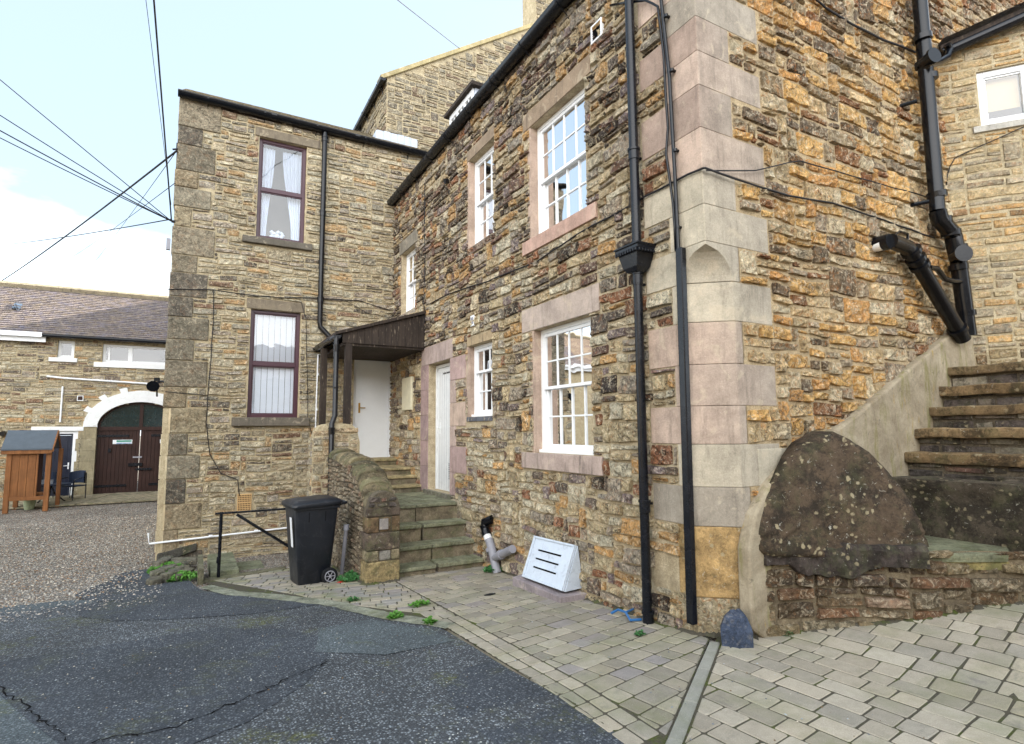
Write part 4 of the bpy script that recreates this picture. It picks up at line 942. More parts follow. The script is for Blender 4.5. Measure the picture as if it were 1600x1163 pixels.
pipe(nh, [(2.02*1.0, yd, 7.6), (2.02, yd, 3.72), (2.03, yd, 3.62), (2.22, yd-.03, 3.42), (2.24, yd-.05, 3.28)], .05, [(2.02, yd, 7.45), (2.02, yd, 5.9), (2.02, yd, 4.15)], 'blackp', 'downpipe', [((2.02, yd, 5.9), (0, .09, 0)), ((2.02, yd, 4.15), (0, .09, 0))])
wp = YB-.035
def bpts(*p, Y=wp): return [hit(x, y, 1, Y) for x, y in p]
mb = MB(); mb.tube(bpts((526, 553), (497, 554)), .014, 8); mb.tube(bpts((497, 554), (489, 784)), .014, 8)
for x, y in ((497, 585), (495, 640), (492, 700), (490, 750)): c = hit(x, y, 1, wp); mb.tube([c-[0, 0, .02], c+[0, 0, .02]], .022, 8)
mb.build('white_waste_pipe', 'pvc', nh, smooth=True)
mb = MB(); mb.tube([hit(234, 833, 1, YB+.0)+[-.02, 0, 0]]+bpts((233, 850), Y=YB-.06)+bpts((448, 825), (520, 817), Y=YB-.06), .016, 8)
for x, y in ((329, 838), (400, 830)): c = hit(x, y, 1, YB-.06); mb.tube([c-[.03, 0, 0], c+[.03, 0, 0]], .024, 8)
mb.build('white_overflow_pipe', 'pvc', nh, smooth=True)
wire(nh, bpts((262, 452), (300, 452), (333, 453), (400, 462), (440, 465), (500, 466), (560, 470), (610, 485)), .009)
wire(nh, bpts((333, 453), (334, 480), (330, 560), (325, 620), (322, 660), (328, 710), (345, 740), (372, 750), (374, 775)), .008)
wire(nh, bpts((258, 612), (300, 616), (325, 618)), .007)
wire(nh, bpts((470, 470), (478, 500), (480, 600), (481, 650), (492, 700), (494, 770)), .006)
wire(nh, [hit(x, y, 1, YB-.05) for x, y in ((500, 466), (540, 470), (575, 490), (613, 497))], .005)
mb = MB(); c = FB.pt(-.62, 3.6, -.15); p = hit(240, 600, 1, YB+.15); mb.tube([p, p+[.0, -.12, -.05]], [.05, .10], 10); mb.tube([p, p+[.12, .02, .05], p+[.2, .0, .02]], .02, 8); mb.tube([p+[.05, 0, 0], p+[.06, -.02, -.22]], .014, 8); mb.box(tuple(p+[.0, -.02, .05]), tuple(p+[.09, .06, .11])); mb.build('floodlight', 'blackp', nh)
mb = MB(); p = hit(264, 382, 1, YB+.05); mb.box(tuple(p+[-.04, -.04, -.1]), tuple(p+[.02, .04, .1])); mb.build('cable_junction_box', 'grey', nh)
mb = MB(); p = hit(276, 236, 1, YB); mb.tube([p+[0, 0, .15], p], .012, 6); mb.tube([p+[.05, 0, .05], p+[-.06, -.03, 0]], .016, 6); mb.tube([hit(268, 346, 1, YB)+[.06, 0, 0], hit(268, 346, 1, YB)], .025, 8); mb.build('cable_hook', 'cable', nh)

# ------------------------------------------------------------------ GABLE HOUSE behind, with chimney
gh = thing('gable_house', 'tall stone house behind with a plain gable, stone verge and big chimney', 'house', (3.6, YG, 0))
gx0, gz0 = hit(605, 122, 1, YG)[[0, 2]]; ax_, az_ = hit(836, 42, 1, YG)[[0, 2]]
sg = (az_-gz0)/(ax_-gx0)
mb = MB(); mb.add([(gx0, YG, 0), (13, YG, 0), (13, YG, gz0), (ax_, YG, az_), (gx0, YG, gz0)], [(0, 1, 2, 3, 4)]); mb.add([(gx0, YG, 0), (gx0, YG+3.4, 0), (gx0, YG+3.4, gz0), (gx0, YG, gz0)], [(0, 1, 2, 3)])
stones(mb, FG, (gx0, ax_+.8, 7.3, az_+.1), [(gx0, gx0+.01, 0, 1)], lambda u, v: pick(P_Q) if u-gx0 < .4 and random.random() < .5 else pick(P_G), (.16, .5), (.06, .17), .014, .02, .008, .02, keep=lambda u, v: v < gz0-.1+(u-gx0)*sg, det=.6, seed=11.)
FGs = Fr((gx0, 0, 0), (0, 1, 0), (0, 0, 1), (-1, 0, 0)); stones(mb, FGs, (YG, YG+3.3, 7.2, gz0-.05), [], lambda u, v: pick(P_G), (.2, .5), (.07, .17), .014, .02, .006, .02, det=.5, seed=12.)
mb.build('gable_wall', ['morB', 'rubG'], gh)
mb = MB(); n_ = np.array([-sg, 0, 1])/math.hypot(1, sg)
a0, b0 = np.array([gx0-.12, YG-.06, gz0-.12*sg+.0]), np.array([ax_, YG-.06, az_])
mb.prism([a0, b0, b0+n_*.10, a0+n_*.10], (0, .35, 0), 0, lin((176, 162, 122))); mb.build('verge_coping', 'dress', gh, .01)
mb = MB(); mb.add([(gx0-.15, YG+.25, gz0-.1), (ax_, YG+.25, az_+.05), (ax_, YG+3.4, az_+.05), (gx0-.15, YG+3.4, gz0-.1)], [(0, 1, 2, 3)], 0, lin((84, 86, 96))); mb.add([(ax_, YG+.25, az_+.05), (13.2, YG+.25, gz0), (13.2, YG+3.4, gz0), (ax_, YG+3.4, az_+.05)], [(0, 1, 2, 3)], 0, lin((84, 86, 96))); mb.build('roof', 'slate', gh)
bracketed_gutter(gh, (gx0-.12, YG-.1, gz0-.08), (gx0-.12, YG+3.3, gz0-.08), .07, (-1, 0, 0), 5, 'blackp')
cx0, cx1 = hit(838, 20, 1, YG+.1)[0], 9.6
mb = MB(); mb.box((cx0, YG+.12, az_-1.2), (cx1, YG+.85, az_+3.)); FCh = Fr((0, YG+.12, 0), (1, 0, 0), (0, 0, 1), (0, -1, 0))
stones(mb, FCh, (cx0, cx1, az_-.9, az_+2.9), [], lambda u, v: pick(P_G), (.2, .5), (.08, .18), .012, .02, .006, .01, det=.5); mb.build('chimney', ['morB', 'rubG'], gh)
mb = MB(); zf = hit(600, 215, 1, YG-.02)[2]; mb.box((gx0-.32, YG-.30, zf-.30), (4.22, YG-.02, zf-.02), 0); 
for k in range(6): x = gx0-.3+k*.16; mb.box((x, YG-.31, zf-.32), (x+.15, YG-.05, zf-.005+random.uniform(-.01, .01)))
mb.build('lead_flashing', 'lead', nh, .008)
# unseen wing added behind the tall house to shade half of the barn roof
mb = MB(); mb.box((3.8, YG+3.42, 0), (9, YG+16, 9.2)); mb.add([(3.7, YG+3.41, 9.25), (6.4, YG+3.41, 9.27), (6.4, YG+16.1, 9.27), (3.7, YG+16.1, 9.25)], [(0, 1, 2, 3)], 0, (.1, .1, .12)); rw = mb.build('shade_wing', 'rubG', gh)

# ------------------------------------------------------------------ ANNEX (oblique wall D on the right)
an = thing('annex_house', 'low pale sandstone house at the top of the stairs with a small white window', 'house', (7.6, YC, 0))
hD = (.385, 1.30, 5.07, 5.74)
mb = MB(); panel(mb, FD, (-.02, 3.2, 1.2, 6.0), [hD]); mb.add([FD.pt(-.02, 6.0), FD.pt(3.2, 6.0), FD.pt(3.2, 6.85), FD.pt(-.02, 6.03)], [(0, 1, 2, 3)]); reveal(mb, FD, hD, .1)
stones(mb, FD, (-.02, 3.1, 1.6, 6.45), [hD, (.25, 1.45, 4.98, 5.07)], lambda u, v: pick(P_D) if v > 2.45 else pick(P_PL), (.16, .52), (.05, .15), .013, .012, .005, .012, det=1., seed=14., keep=lambda u, v: v < 6.03+u*.26)
mb.build('front_wall', ['morB', 'rubD'], an)
w = pvc_window(an, FD, hD, .03, 7.0, 'pvc', .07)
mb = MB(); mb.fbox(FD, .80, .87, 5.14, 5.67, -.09, -.03); mb.build('window_mullion', 'pvc', w)
mq = MB(); mq.fbox(FD, .42, .80, 5.28, 5.72, -.13, -.12, 0); mq.build('tan_reflection', paint_mat('painted tan reflection', (170, 150, 108), .8), w); part_box(FD, (.30, 1.40, 4.99, 5.07), -.1, .03, lin((190, 186, 176)), 'window_sill', an)  # tan panel behind the pane paints in the reflection of a wall
p0 = hitp(1472, 84, FD.pt(0, 0, .12), FD.N); p1 = hitp(1600, 27, FD.pt(0, 0, .12), FD.N); p1 = p1+(p1-p0)*1.4
mb = MB(); mb.tube([p0, p1], .055, 14); g_ = mb.build('gutter', 'blackp', an, smooth=True)
mb = MB(); q0, q1 = p0+FD.N*-.14+[0, 0, .03], p1+FD.N*-.14+[0, 0, .03]; mb.prism([q0, q1, q1+[0, 0, .09], q0+[0, 0, .09]], FD.N*.12); mb.build('fascia_board', 'dwood', an)
mb = MB(); q2 = np.array([.55, .6, .12]); mb.add([q0+FD.N*.2+[0, 0, .12], q1+FD.N*.2+[0, 0, .12], q1+[2.2, 1.8, .55], q0+[2.2, 1.8, .55]], [(0, 1, 2, 3)], 0, lin((90, 90, 98))); mb.build('roof', 'slate', an)
wire(an, [hitp(x, y, FD.pt(0, 0, .03), FD.N) for x, y in ((1478, 290), (1484, 260), (1492, 248), (1540, 225), (1575, 210), (1602, 198))], .006)
wire(an, [hitp(x, y, FD.pt(0, 0, .03), FD.N) for x, y in ((1488, 82), (1530, 62), (1602, 34))], .007)

# ------------------------------------------------------------------ STONE STAIR on the right
stair = thing('stone_stair', 'worn mossy stone stair climbing beside the gable wall on a rubble plinth', 'stair', (5.0, 2.4, .2))
Ysk = YC-.10
SN = [(5.73, 1.13), (6.05, 1.35), (6.30, 1.58), (6.60, 1.79), (6.84, 2.02), (7.06, 2.22)]
mb = MB(); pts = [hit(x, y, 1, Ysk) for x, y in ((1176, 985), (1171, 860), (1180, 806), (1204, 758), (1242, 715), (1292, 683), (1340, 648), (1400, 597), (1488, 520))]; top = [p for p in pts]
top.append(np.array([7.75, Ysk, pts[-1][2]+.15])); poly = top+[np.array([7.75, Ysk, -.1]), np.array([4.0, Ysk, -.1])]
mb.prism(poly, (0, .12, 0)); mb.build('rendered_skirting', 'render', stair, .02)
for i, (x0, z1) in enumerate(SN):
    z0 = SN[i-1][1] if i else .60; xe = 8.0
    yA, yB_ = Ysk+.0, .9
    mb = MB()
    if i == 0:
        F = Fr((x0, 0, 0), (0, -1, 0), (0, 0, 1), (-1, 0, 0)); nu, nv = 18, 8; V = []
        for j in range(nv+1):
            for k in range(nu+1):
                y = yA-(yA-yB_)*k/nu; z = z0-.25+(z1-z0+.25)*j/nv; ed = .05*(j/nv)**6
                wv = .035*wave(y*3, z*5, 2.)+ed*.6-.02*(y < 2.3)*(j < 4); V.append((x0-wv-(.05 if j == nv else 0), y, z-.0))
        for k in range(nu+1): y = yA-(yA-yB_)*k/nu; V.append((x0+.35, y, z1+.012*wave(y*4, 3)))
        mb.add(V, [(j*(nu+1)+k, j*(nu+1)+k+1, (j+1)*(nu+1)+k+1, (j+1)*(nu+1)+k) for j in range(nv+1) for k in range(nu)], 0, lin((84, 76, 66)))
        mb.build('step', 'stair', stair, smooth='all'); continue
    y = yA; segs = []
    while y > yB_: L = random.uniform(.7, 1.3); segs.append((y, max(yB_, y-L))); y -= L
    for (ya, yb) in segs:
        nu = 10; V = []; hs_ = random.uniform(.085, .11); jx, jz = random.uniform(-.02, .02), random.uniform(-.012, .012)
        prof = [(.30, -.0), (-.02, 0.), (-.036, -.010), (-.038, -hs_*.85), (-.03, -hs_), (.04, -hs_)]
        for k in range(nu+1):
            yy = ya-.004-(ya-yb-.008)*k/nu
            for a, b in prof: V.append((x0+a+jx+.008*wave(yy*7, b*20, i), yy, z1+b+jz+.008*wave(yy*6, a*9, i+3)))
        m = len(prof); mb.add(V, [(k*m+q, k*m+q+1, (k+1)*m+q+1, (k+1)*m+q) for k in range(nu) for q in range(m-1)]+[tuple(range(m)), tuple(nu*m+q for q in range(m))], 0, jit(lin((134, 113, 84)), .12))
    mb.build('step', 'stair', stair, smooth=True)
    F = Fr((x0+.03, 0, 0), (0, -1, 0), (0, 0, 1), (-1, 0, 0)); mb = MB(); mb.add([F.pt(-yA, z0-.05), F.pt(-yB_, z0-.05), F.pt(-yB_, z1-.02), F.pt(-yA, z1-.02)], [(0, 1, 2, 3)])
    stones(mb, F, (-yA, -yB_, z0-.02, z1-.10), [], lambda u, v: pick(P_SW), (.15, .45), (.05, .12), .012, .018, .006, .004, det=.9); mb.build('riser', ['morS', 'stair'], stair)
# plinth: rubble base that swings out under the cheek stone and the landing
PL = [(3.83, 3.10, -.02), (4.37, 2.78, .05), (4.88, 2.38, .12), (5.32, 2.20, .18), (5.62, 1.95, .24), (5.9, 1.2, .25)]
def zpl(s_): return .70-.03*s_
cum = [0]
for a, b in zip(PL, PL[1:]): cum.append(cum[-1]+math.hypot(b[0]-a[0], b[1]-a[1]))
def plmap(u, v, w):
    u = min(max(u, 0), cum[-1]-1e-4); i = max(k for k in range(len(cum)-1) if cum[k] <= u); t = (u-cum[i])/(cum[i+1]-cum[i]); a, b = np.array(PL[i]), np.array(PL[i+1])
    p = a+(b-a)*t; d = (b-a)[:2]/np.linalg.norm((b-a)[:2]); n = np.array([d[1], -d[0]]); n = n if n[1] < 0 else -n
    return (p[0]+n[0]*(w+.02), p[1]+n[1]*(w+.02), v)
mb = MB(); V = []
us = np.linspace(0, cum[-1], 30)
for u in us:
    for v in (-.3, .2, .64): V.append(plmap(u, v, -.0))
mb.add(V, [(3*i+k, 3*i+k+1, 3*i+k+4, 3*i+k+3) for i in range(29) for k in range(2)])
stones(mb, FC, (0.02, cum[-1], -.10, .60), [], lambda u, v: pick([(3, (52, 46, 44)), (1, (86, 76, 70))]) if (v > .30 and u < 1.35 and random.random() < .85) else pick(P_PL), (.16, .44), (.07, .16), .016, .04, .011, .014, det=1.1, seed=5., zmap=plmap)
mb.build('rubble_plinth', ['morP', 'rubP'], stair)
mb = MB(); V = []; nu = 60
for k in range(nu+1):
    u = .10+1.22*k/nu; e = .0 if 0 < k < nu else -.05; bot = .43+.05*wave(u*3, 1)+random.uniform(-.004, .004)+.10*abs(k/nu-.5)*2
    for j, (z_, w_) in enumerate(((.70, -.03), (.70, .045), (.66, .065), (.60, .06), (.54, .062), (bot+.03, .055), (bot, -.03))): V.append(plmap(u, z_+.01*wave(u*4, z_*9), w_+e+(.012*wave(u*9, z_*14, 3.)+random.uniform(-.006, .006))*(1 <= j <= 5)))
mb.add(V, [(7*k+j, 7*k+j+1, 7*k+j+8, 7*k+j+7) for k in range(nu) for j in range(6)], 0, lin((70, 62, 58))); mb.build('dark_ledge_stone', 'stair', stair)
# landing flags
top_z = .63
mb = MB()
def slab(mb, P, z1, th, col, wob=.008):
    n = len(P); Q = []
    for i in range(n):
        a, b = np.array(P[i]), np.array(P[(i+1) % n])
        for k in range(5): q = a+(b-a)*k/5; Q.append((q[0]+random.uniform(-1, 1)*wob, q[1]+random.uniform(-1, 1)*wob))
    m = len(Q); c = np.mean(Q, 0); ins = [(c[0]+(x-c[0])*.97, c[1]+(y-c[1])*.97) for x, y in Q]
    mb.add([(x, y, z1-th) for x, y in ins]+[(x, y, z1-th*.5) for x, y in Q]+[(x, y, z1-.012) for x, y in Q]+[(x, y, z1) for x, y in ins],
        [tuple(range(m))[::-1], tuple(range(3*m, 4*m))]+[(r*m+i, r*m+(i+1) % m, (r+1)*m+(i+1) % m, (r+1)*m+i) for r in range(3) for i in range(m)], 0, col)
mb = MB(); slab(mb, [(4.78, 2.42), (5.20, 2.18), (5.46, 2.02), (5.76, 2.14), (5.76, 2.98), (4.95, 2.98)], top_z, .065, lin((128, 130, 106))); mb.build('landing_slab', 'moss', stair)
mb = MB(); slab(mb, [(4.82, 2.40), (5.30, 2.15), (5.6, 1.98), (5.9, 1.2), (6.3, 1.2), (6.3, 2.6), (5.4, 2.9)], top_z-.068, .06, lin((150, 138, 92))); mb.build('landing_slab', 'moss', stair)
mb = MB(); mb.prism([(x, y, -.1) for x, y in ((4.0, 3.08), (4.5, 2.78), (5.0, 2.42), (5.45, 2.2), (5.76, 2.0), (6.0, 1.25), (7.6, 1.25), (7.6, 3.08))], (0, 0, .60), 0, (.1, .09, .07)); mb.build('stair_core', 'stair', stair)

# ------------------------------------------------------------------ BIG DARK CHEEK STONE
P1, P2, P3 = np.array([3.84, 2.98, .70]), np.array([4.93, 2.38, .66]), np.array([4.45, 2.80, 1.53])
nn = np.cross(P2-P1, P3-P1); nn /= np.linalg.norm(nn); nn = nn if nn[1] < 0 else -nn
outl = [(1250, 874), (1205, 872), (1182, 862), (1180, 838), (1183, 805), (1197, 775), (1215, 745), (1238, 715), (1262, 692), (1288, 678), (1308, 674), (1330, 684), (1360, 704), (1392, 735), (1418, 768), (1438, 803), (1454, 834), (1458, 858), (1420, 868), (1330, 874)]
P = [hitp(x, y, P1, nn) for x, y in outl]
# subdivide outline, build domed face rings, then sides back to the wall
Q = []
for a, b in zip(P, P[1:]+P[:1]):
    for k in range(4): Q.append(a+(b-a)*k/4)
Q = np.array(Q); c = Q.mean(0); m = len(Q); rings = []
back = np.array([.10, .42, 0.0])
for t, dep in ((1.0, .30), (1.0, .12), (.995, .035), (.965, .006), (.90, .0), (.8, 0), (.68, 0), (.55, 0), (.42, 0), (.28, 0), (.14, 0)):
    ring = []
    for i, q in enumerate(Q):
        p = c+(q-c)*t+back*(dep/.3*1.0); u, v = p[0]*3, p[2]*3
        bulge = .022*math.cos(min(1, t)*math.pi/2)
        p = p+nn*(bulge+.012*wave(u*1.5, v*1.5, 4.)+.010*wave(u*5, v*5, 2.)+random.uniform(-.003, .003)-(.022 if abs(p[2]-.745+.02*wave(p[0]*4, 1))<.012 else 0)); p[1] = min(p[1], YC-.06) if dep > .1 else p[1]; ring.append(p)
    rings.append(ring)
V = [p for r in rings for p in r]+[c+nn*.05]; nr = len(rings)
mb = MB(); mb.add(V, [(r*m+i, r*m+(i+1) % m, (r+1)*m+(i+1) % m, (r+1)*m+i) for r in range(nr-1) for i in range(m)]+[((nr-1)*m+i, (nr-1)*m+(i+1) % m, nr*m) for i in range(m)], 0, lin((84, 71, 58)))
tag(mb.build('cheek_boulder', 'lich', smooth='all'), 'huge dark lichen spotted stone with a rounded top, at the foot of the stair', 'boulder')

# ------------------------------------------------------------------ slate rock, blue strap
mb = MB(); base = hit(1138, 1000, 2, .0); bx, by = 3.60, 3.02
prof = [(0, 1.15), (.12, 1.2), (.20, .85), (.235, .40), (.24, .1)]; V = []; n = 7
for z, k in prof:
    for i in range(n):
        a = 2*math.pi*i/n+.3; r = (.125+.02*math.sin(i*2.7+1)+.008*math.sin(i*5))*k; V.append((bx+r*math.cos(a)*1.0+z*.1, by+r*math.sin(a)*.75+z*.12, z-.01+.01*math.sin(i*3+z*30)))
mb.add(V, [(j*n+i, j*n+(i+1) % n, (j+1)*n+(i+1) % n, (j+1)*n+i) for j in range(len(prof)-1) for i in range(n)]+[tuple((len(prof)-1)*n+i for i in range(n))], 0, lin((74, 86, 108)))
tag(mb.build('whinstone', 'rock'), 'dark blue rock standing on the paving against the house corner', 'rock')
p = G(985, 972); pts = [G(x, y)+[0, 0, .02+h] for x, y, h in ((955, 962, 0), (966, 960, .02), (978, 966, .03), (985, 975, .01), (1002, 972, .0))]
mb = MB(); mb.tube(pts, .011, 8); mb.tube([pts[2], G(992, 960)+[0, 0, .05]], .009, 8); tag(mb.build('plastic_strap', 'bluep', smooth=True), 'scrap of blue plastic strap lying at the foot of the round downpipe', 'strap')

# ------------------------------------------------------------------ ENTRANCE STEPS
es = thing('entrance_steps', 'flight of mossy stone steps and landing up to the two white doors', 'steps', (2.9, 7.1, -.25))
def step_block(x0, x1, y0, y1, z0, z1, nose=True, name='step', col=(134, 134, 110), fl=.05):
    mb = MB(); n = max(1, round((x1-x0)/.58)); w_ = (x1-x0)/n
    for k in range(n):
        a, b = x0+k*w_+.003, x0+(k+1)*w_-.003
        if k == 0: b += random.uniform(-.06, .06)
        mb.box((a, y0, z0-.3), (b, y1+.02, z1-fl), 0, jit(lin((134, 122, 102)), .1)); mb.box((a, y0-.03, z1-fl+.003), (b, y1+.0, z1+random.uniform(-.003, .004)), 0, jit(lin(col), .08))
    return mb.build(name, 'moss', es, .010)
xs0, xs1 = 2.24, XA+.02
ST = [(7.10, 7.39, -.27, -.135), (7.39, 7.68, -.17, .065), (7.68, 7.98, .06, .29), (7.98, 9.58, .32, .53)]
for i, (a, b, z0, z1) in enumerate(ST):
    if i < 3: step_block(xs0-.1, xs1, a, b, z0, z1)
    else:
        step_block(xs0-.1, xs1, a, a+.5, z0, z1); step_block(xs0-.1, xs1, a+.5, a+1.0, z0, z1); step_block(xs0-.1, xs1, a+1.0, b+.02, z0, z1)
for (a, b, z0, z1) in ((9.60, 9.84, .53, .655), (9.84, 10.10, .65, .80), (10.10, 11.0, .79, .93), (11.0, YB-.02, .92, 1.055)):
    step_block(2.38, xs1-.01, a, b, z0, z1, col=(176, 160, 122))

# ------------------------------------------------------------------ STEP WALL with rounded coping and pier
sw = thing('step_wall', 'curving rubble wall with rounded mossy top beside the entrance steps', 'wall', (2.05, 6.95, -.25))
x0, x1, yn = 1.87, 2.25, 6.95
TOPZ = [(6.95, .60), (7.03, .66), (7.25, .84), (7.6, 1.02), (8.1, 1.12), (8.8, 1.18), (9.4, 1.22)]
def tz(y):
    for (a, za), (b, zb2) in zip(TOPZ, TOPZ[1:]):
        if a <= y <= b: return za+(zb2-za)*(y-a)/(b-a)
    return TOPZ[-1][1]
FSl = Fr((x0, 0, 0), (0, 1, 0), (0, 0, 1), (-1, 0, 0)); FSf = Fr((0, yn, 0), (1, 0, 0), (0, 0, 1), (0, -1, 0)); FSr = Fr((x1, 0, 0), (0, -1, 0), (0, 0, 1), (1, 0, 0))
mb = MB(); ysl = list(np.linspace(yn, 9.4, 16))
for X in (x0, x1): mb.add([(X, y, z) for y in ysl for z in (-.6, tz(y))], [(2*i, 2*i+1, 2*i+3, 2*i+2) for i in range(15)])
mb.add([(x0, yn, -.6), (x1, yn, -.6), (x1, yn, tz(yn)), (x0, yn, tz(yn))], [(0, 1, 2, 3)])
stones(mb, FSl, (yn+.24, 9.3, -.42, 1.15), [], lambda u, v: pick(P_SW), (.07, .24), (.035, .10), .012, .022, .007, .02, keep=lambda u, v: v < tz(u)-.03 and v > gz(1.8, u)-.05, det=1.2, seed=2.)
stones(mb, FSr, (-9.3, -yn-.05, .0, 1.15), [], lambda u, v: pick(P_SW), (.1, .3), (.05, .12), .012, .018, .007, .01, keep=lambda u, v: v < tz(-u)-.03, det=1.)
mb.build('wall', ['morS', 'rubS'], sw)
for (a, b, c1, nm, cc) in ((-.30, .02, .24, 'wall_end_stone', (150, 134, 98)), (.025, .15, .2, 'wall_end_stone', (140, 128, 104)), (.155, .36, .26, 'wall_end_stone', (98, 86, 76)), (.365, .55, .2, 'wall_end_stone', (112, 92, 70)), (.555, .655, .05, 'wall_end_stone', (92, 80, 70))):
    mb = MB(); 
    if b == .15 or b == .55:
        mb.box((x0-.02, yn-.02, a), (x0+.13, yn+c1, b), 0, jit(lin(cc), .1)); mb.box((x0+.14, yn-.015, a+.004), (x1-.10, yn+.1, b-.004), 0, lin((140, 136, 128)) if b == .15 else lin((116, 96, 74))); mb.box((x1-.09, yn-.02, a), (x1+.01, yn+c1, b), 0, jit(lin(cc), .1))
    else: mb.box((x0-.025, yn-.025, a), (x1+.015, yn+c1, b), 0, jit(lin(cc), .06))
    mb.build(nm, 'cope', sw, .016)
mb = MB(); mb.box((x0+.13, yn-.035, .40), (x0+.24, yn-.02, .53), 0, lin((138, 132, 128))); mb.build('pale_patch_stone', 'dress', sw, .006)
# coping: row of rounded cap stones following the curve
mb = MB(); xm = (x0+x1)/2; hwid = (x1-x0)/2+.012; zt_ = lambda x: .66+.19*max(0, 1-abs((x-xm)/hwid)**2.4)**.6
mb.prism([(x0-.01, yn-.005, .5)]+[(xm-hwid+2*hwid*k/14, yn-.005, zt_(xm-hwid+2*hwid*k/14)) for k in range(15)]+[(x1+.01, yn-.005, .5)], (0, .17, 0), 0, lin((104, 96, 80)))
stones(mb, Fr((0, yn-.005, 0), (1, 0, 0), (0, 0, 1), (0, -1, 0)), (x0-.005, x1+.005, .66, .86), [], lambda u, v: pick(P_SW), (.09, .2), (.05, .09), .012, .022, .008, .0, keep=lambda u, v: v < zt_(u)-.02, mi=1, det=1.2)
mb.build('rounded_wall_end', ['morS', 'cope'], sw)
mb = MB(); y = yn+.10
while y < 9.35:
    L = random.uniform(.09, .14) if y < 7.6 else random.uniform(.10, .18) if y < 8 else random.uniform(.12, .24); ya, yb = y, min(9.4, y+L-.018); h = .13; V = []
    ns = 9; hh = h*random.uniform(.7, 1.25); off = random.uniform(-.012, .012)
    for yy in (ya, ya+.015, yb-.015, yb):
        k = .93 if yy in (ya, yb) else 1.0
        for i in range(ns):
            a = math.pi*i/(ns-1); V.append(((x0+x1)/2+(x1-x0)*.55*k*math.cos(a)+off, yy, tz(min(yy, 9.4))-.02+hh*k*math.sin(a)**.8+random.uniform(-.006, .006)))
    mb.add(V, [(j*ns+i, j*ns+i+1, (j+1)*ns+i+1, (j+1)*ns+i) for j in range(3) for i in range(ns-1)]+[tuple(range(ns)), tuple(3*ns+i for i in range(ns))], 0, jit(lin((112, 104, 84)), .32)); y += L
mb.build('coping', 'cope', sw)
# pier
mb = MB(); FP = Fr((0, 9.38, 0), (1, 0, 0), (0, 0, 1), (0, -1, 0)); px0, px1 = 1.62, 2.36; pc = (px0+px1)/2
ptop = lambda x: 1.42+.30*max(0, 1-((x-pc)/(px1-px0)*2)**4)**.5
pp = [(px0, 9.38, -.6)]+[(px0+(px1-px0)*k/12, 9.38, ptop(px0+(px1-px0)*k/12)) for k in range(13)]+[(px1, 9.38, -.6)]
mb.prism(pp, (0, .34, 0)); stones(mb, FP, (px0, px1, -.45, 1.8), [], lambda u, v: pick(P_B+[(3, (186, 160, 120))]), (.12, .34), (.07, .15), .012, .02, .008, .01, keep=lambda u, v: v < ptop(u)-.04, det=1.)
FPs = Fr((px0, 0, 0), (0, 1, 0), (0, 0, 1), (-1, 0, 0)); stones(mb, FPs, (9.4, 9.7, -.45, 1.5), [], lambda u, v: pick(P_B), (.1, .3), (.07, .15), .012, .02, .008, .01)
mb.build('pier', ['morB', 'rubB'], sw)

# ------------------------------------------------------------------ PORCH CANOPY
pc_ = thing('porch_canopy', 'weathered dark timber lean-to porch roof on posts above the entrance steps', 'porch', (2.15, 9.45, 1.4))
yf = 9.45
mb = MB(); n = 12; xa, xb = 2.06, XA-.01
tzc = lambda x: 3.22+(x-xa)/(xb-xa)*.46
for k in range(n):
    a, b = xa+(xb-xa)*k/n+.002, xa+(xb-xa)*(k+1)/n-.002
    mb.prism([(a, yf, 3.06), (b, yf, 3.06), (b, yf, tzc(b)), (a, yf, tzc(a))], (0, .022+random.uniform(0, .006), 0), 0)
mb.build('fascia_boarding', 'dwood', pc_)
mb = MB(); mb.prism([(xa-.12, yf-.05, tzc(xa)-.04), (xb, yf-.05, tzc(xb)), (xb, yf-.05, tzc(xb)+.05), (xa-.12, yf-.05, tzc(xa)+.01)], (0, YB-yf+.03, 0)); mb.build('roof_deck', 'dwood', pc_)
mb = MB(); mb.box((xa+.02, yf+.03, 3.02), (xb, YB-.02, 3.07)); mb.build('soffit', 'dwood', pc_)
for (x, y, b) in ((2.17, yf+.06, 1.46), (1.99, YB-.75, 1.0)):
    mb = MB(); mb.box((x-.055, y-.05, b), (x+.055, y+.05, 3.1)); mb.build('post', 'dwood', pc_, .004)
bracketed_gutter(pc_, (1.97, yf-.06, 3.17), (1.97, YB-.08, 3.20), .06, (-1, 0, 0), 2, 'blackp')
pipe(pc_, [(1.96, yf-.02, 3.14), (1.955, yf-.04, 3.0), (1.955, yf-.05, 1.85), (1.90, yf-.1, 1.72), (1.90, yf-.1, -.40)], .042, [(1.955, yf-.05, 2.95), (1.90, yf-.1, 1.6)], 'blackp', 'downpipe', [((1.90, yf-.1, .9), (.05, .12, 0)), ((1.955, yf-.05, 2.3), (.05, .12, 0))])
mb = MB(); mb.tube([(1.80, YB-.1, 3.2), (1.76, YB-.5, 2.62), (1.76, YB-.5, 2.9)], .02, 8)

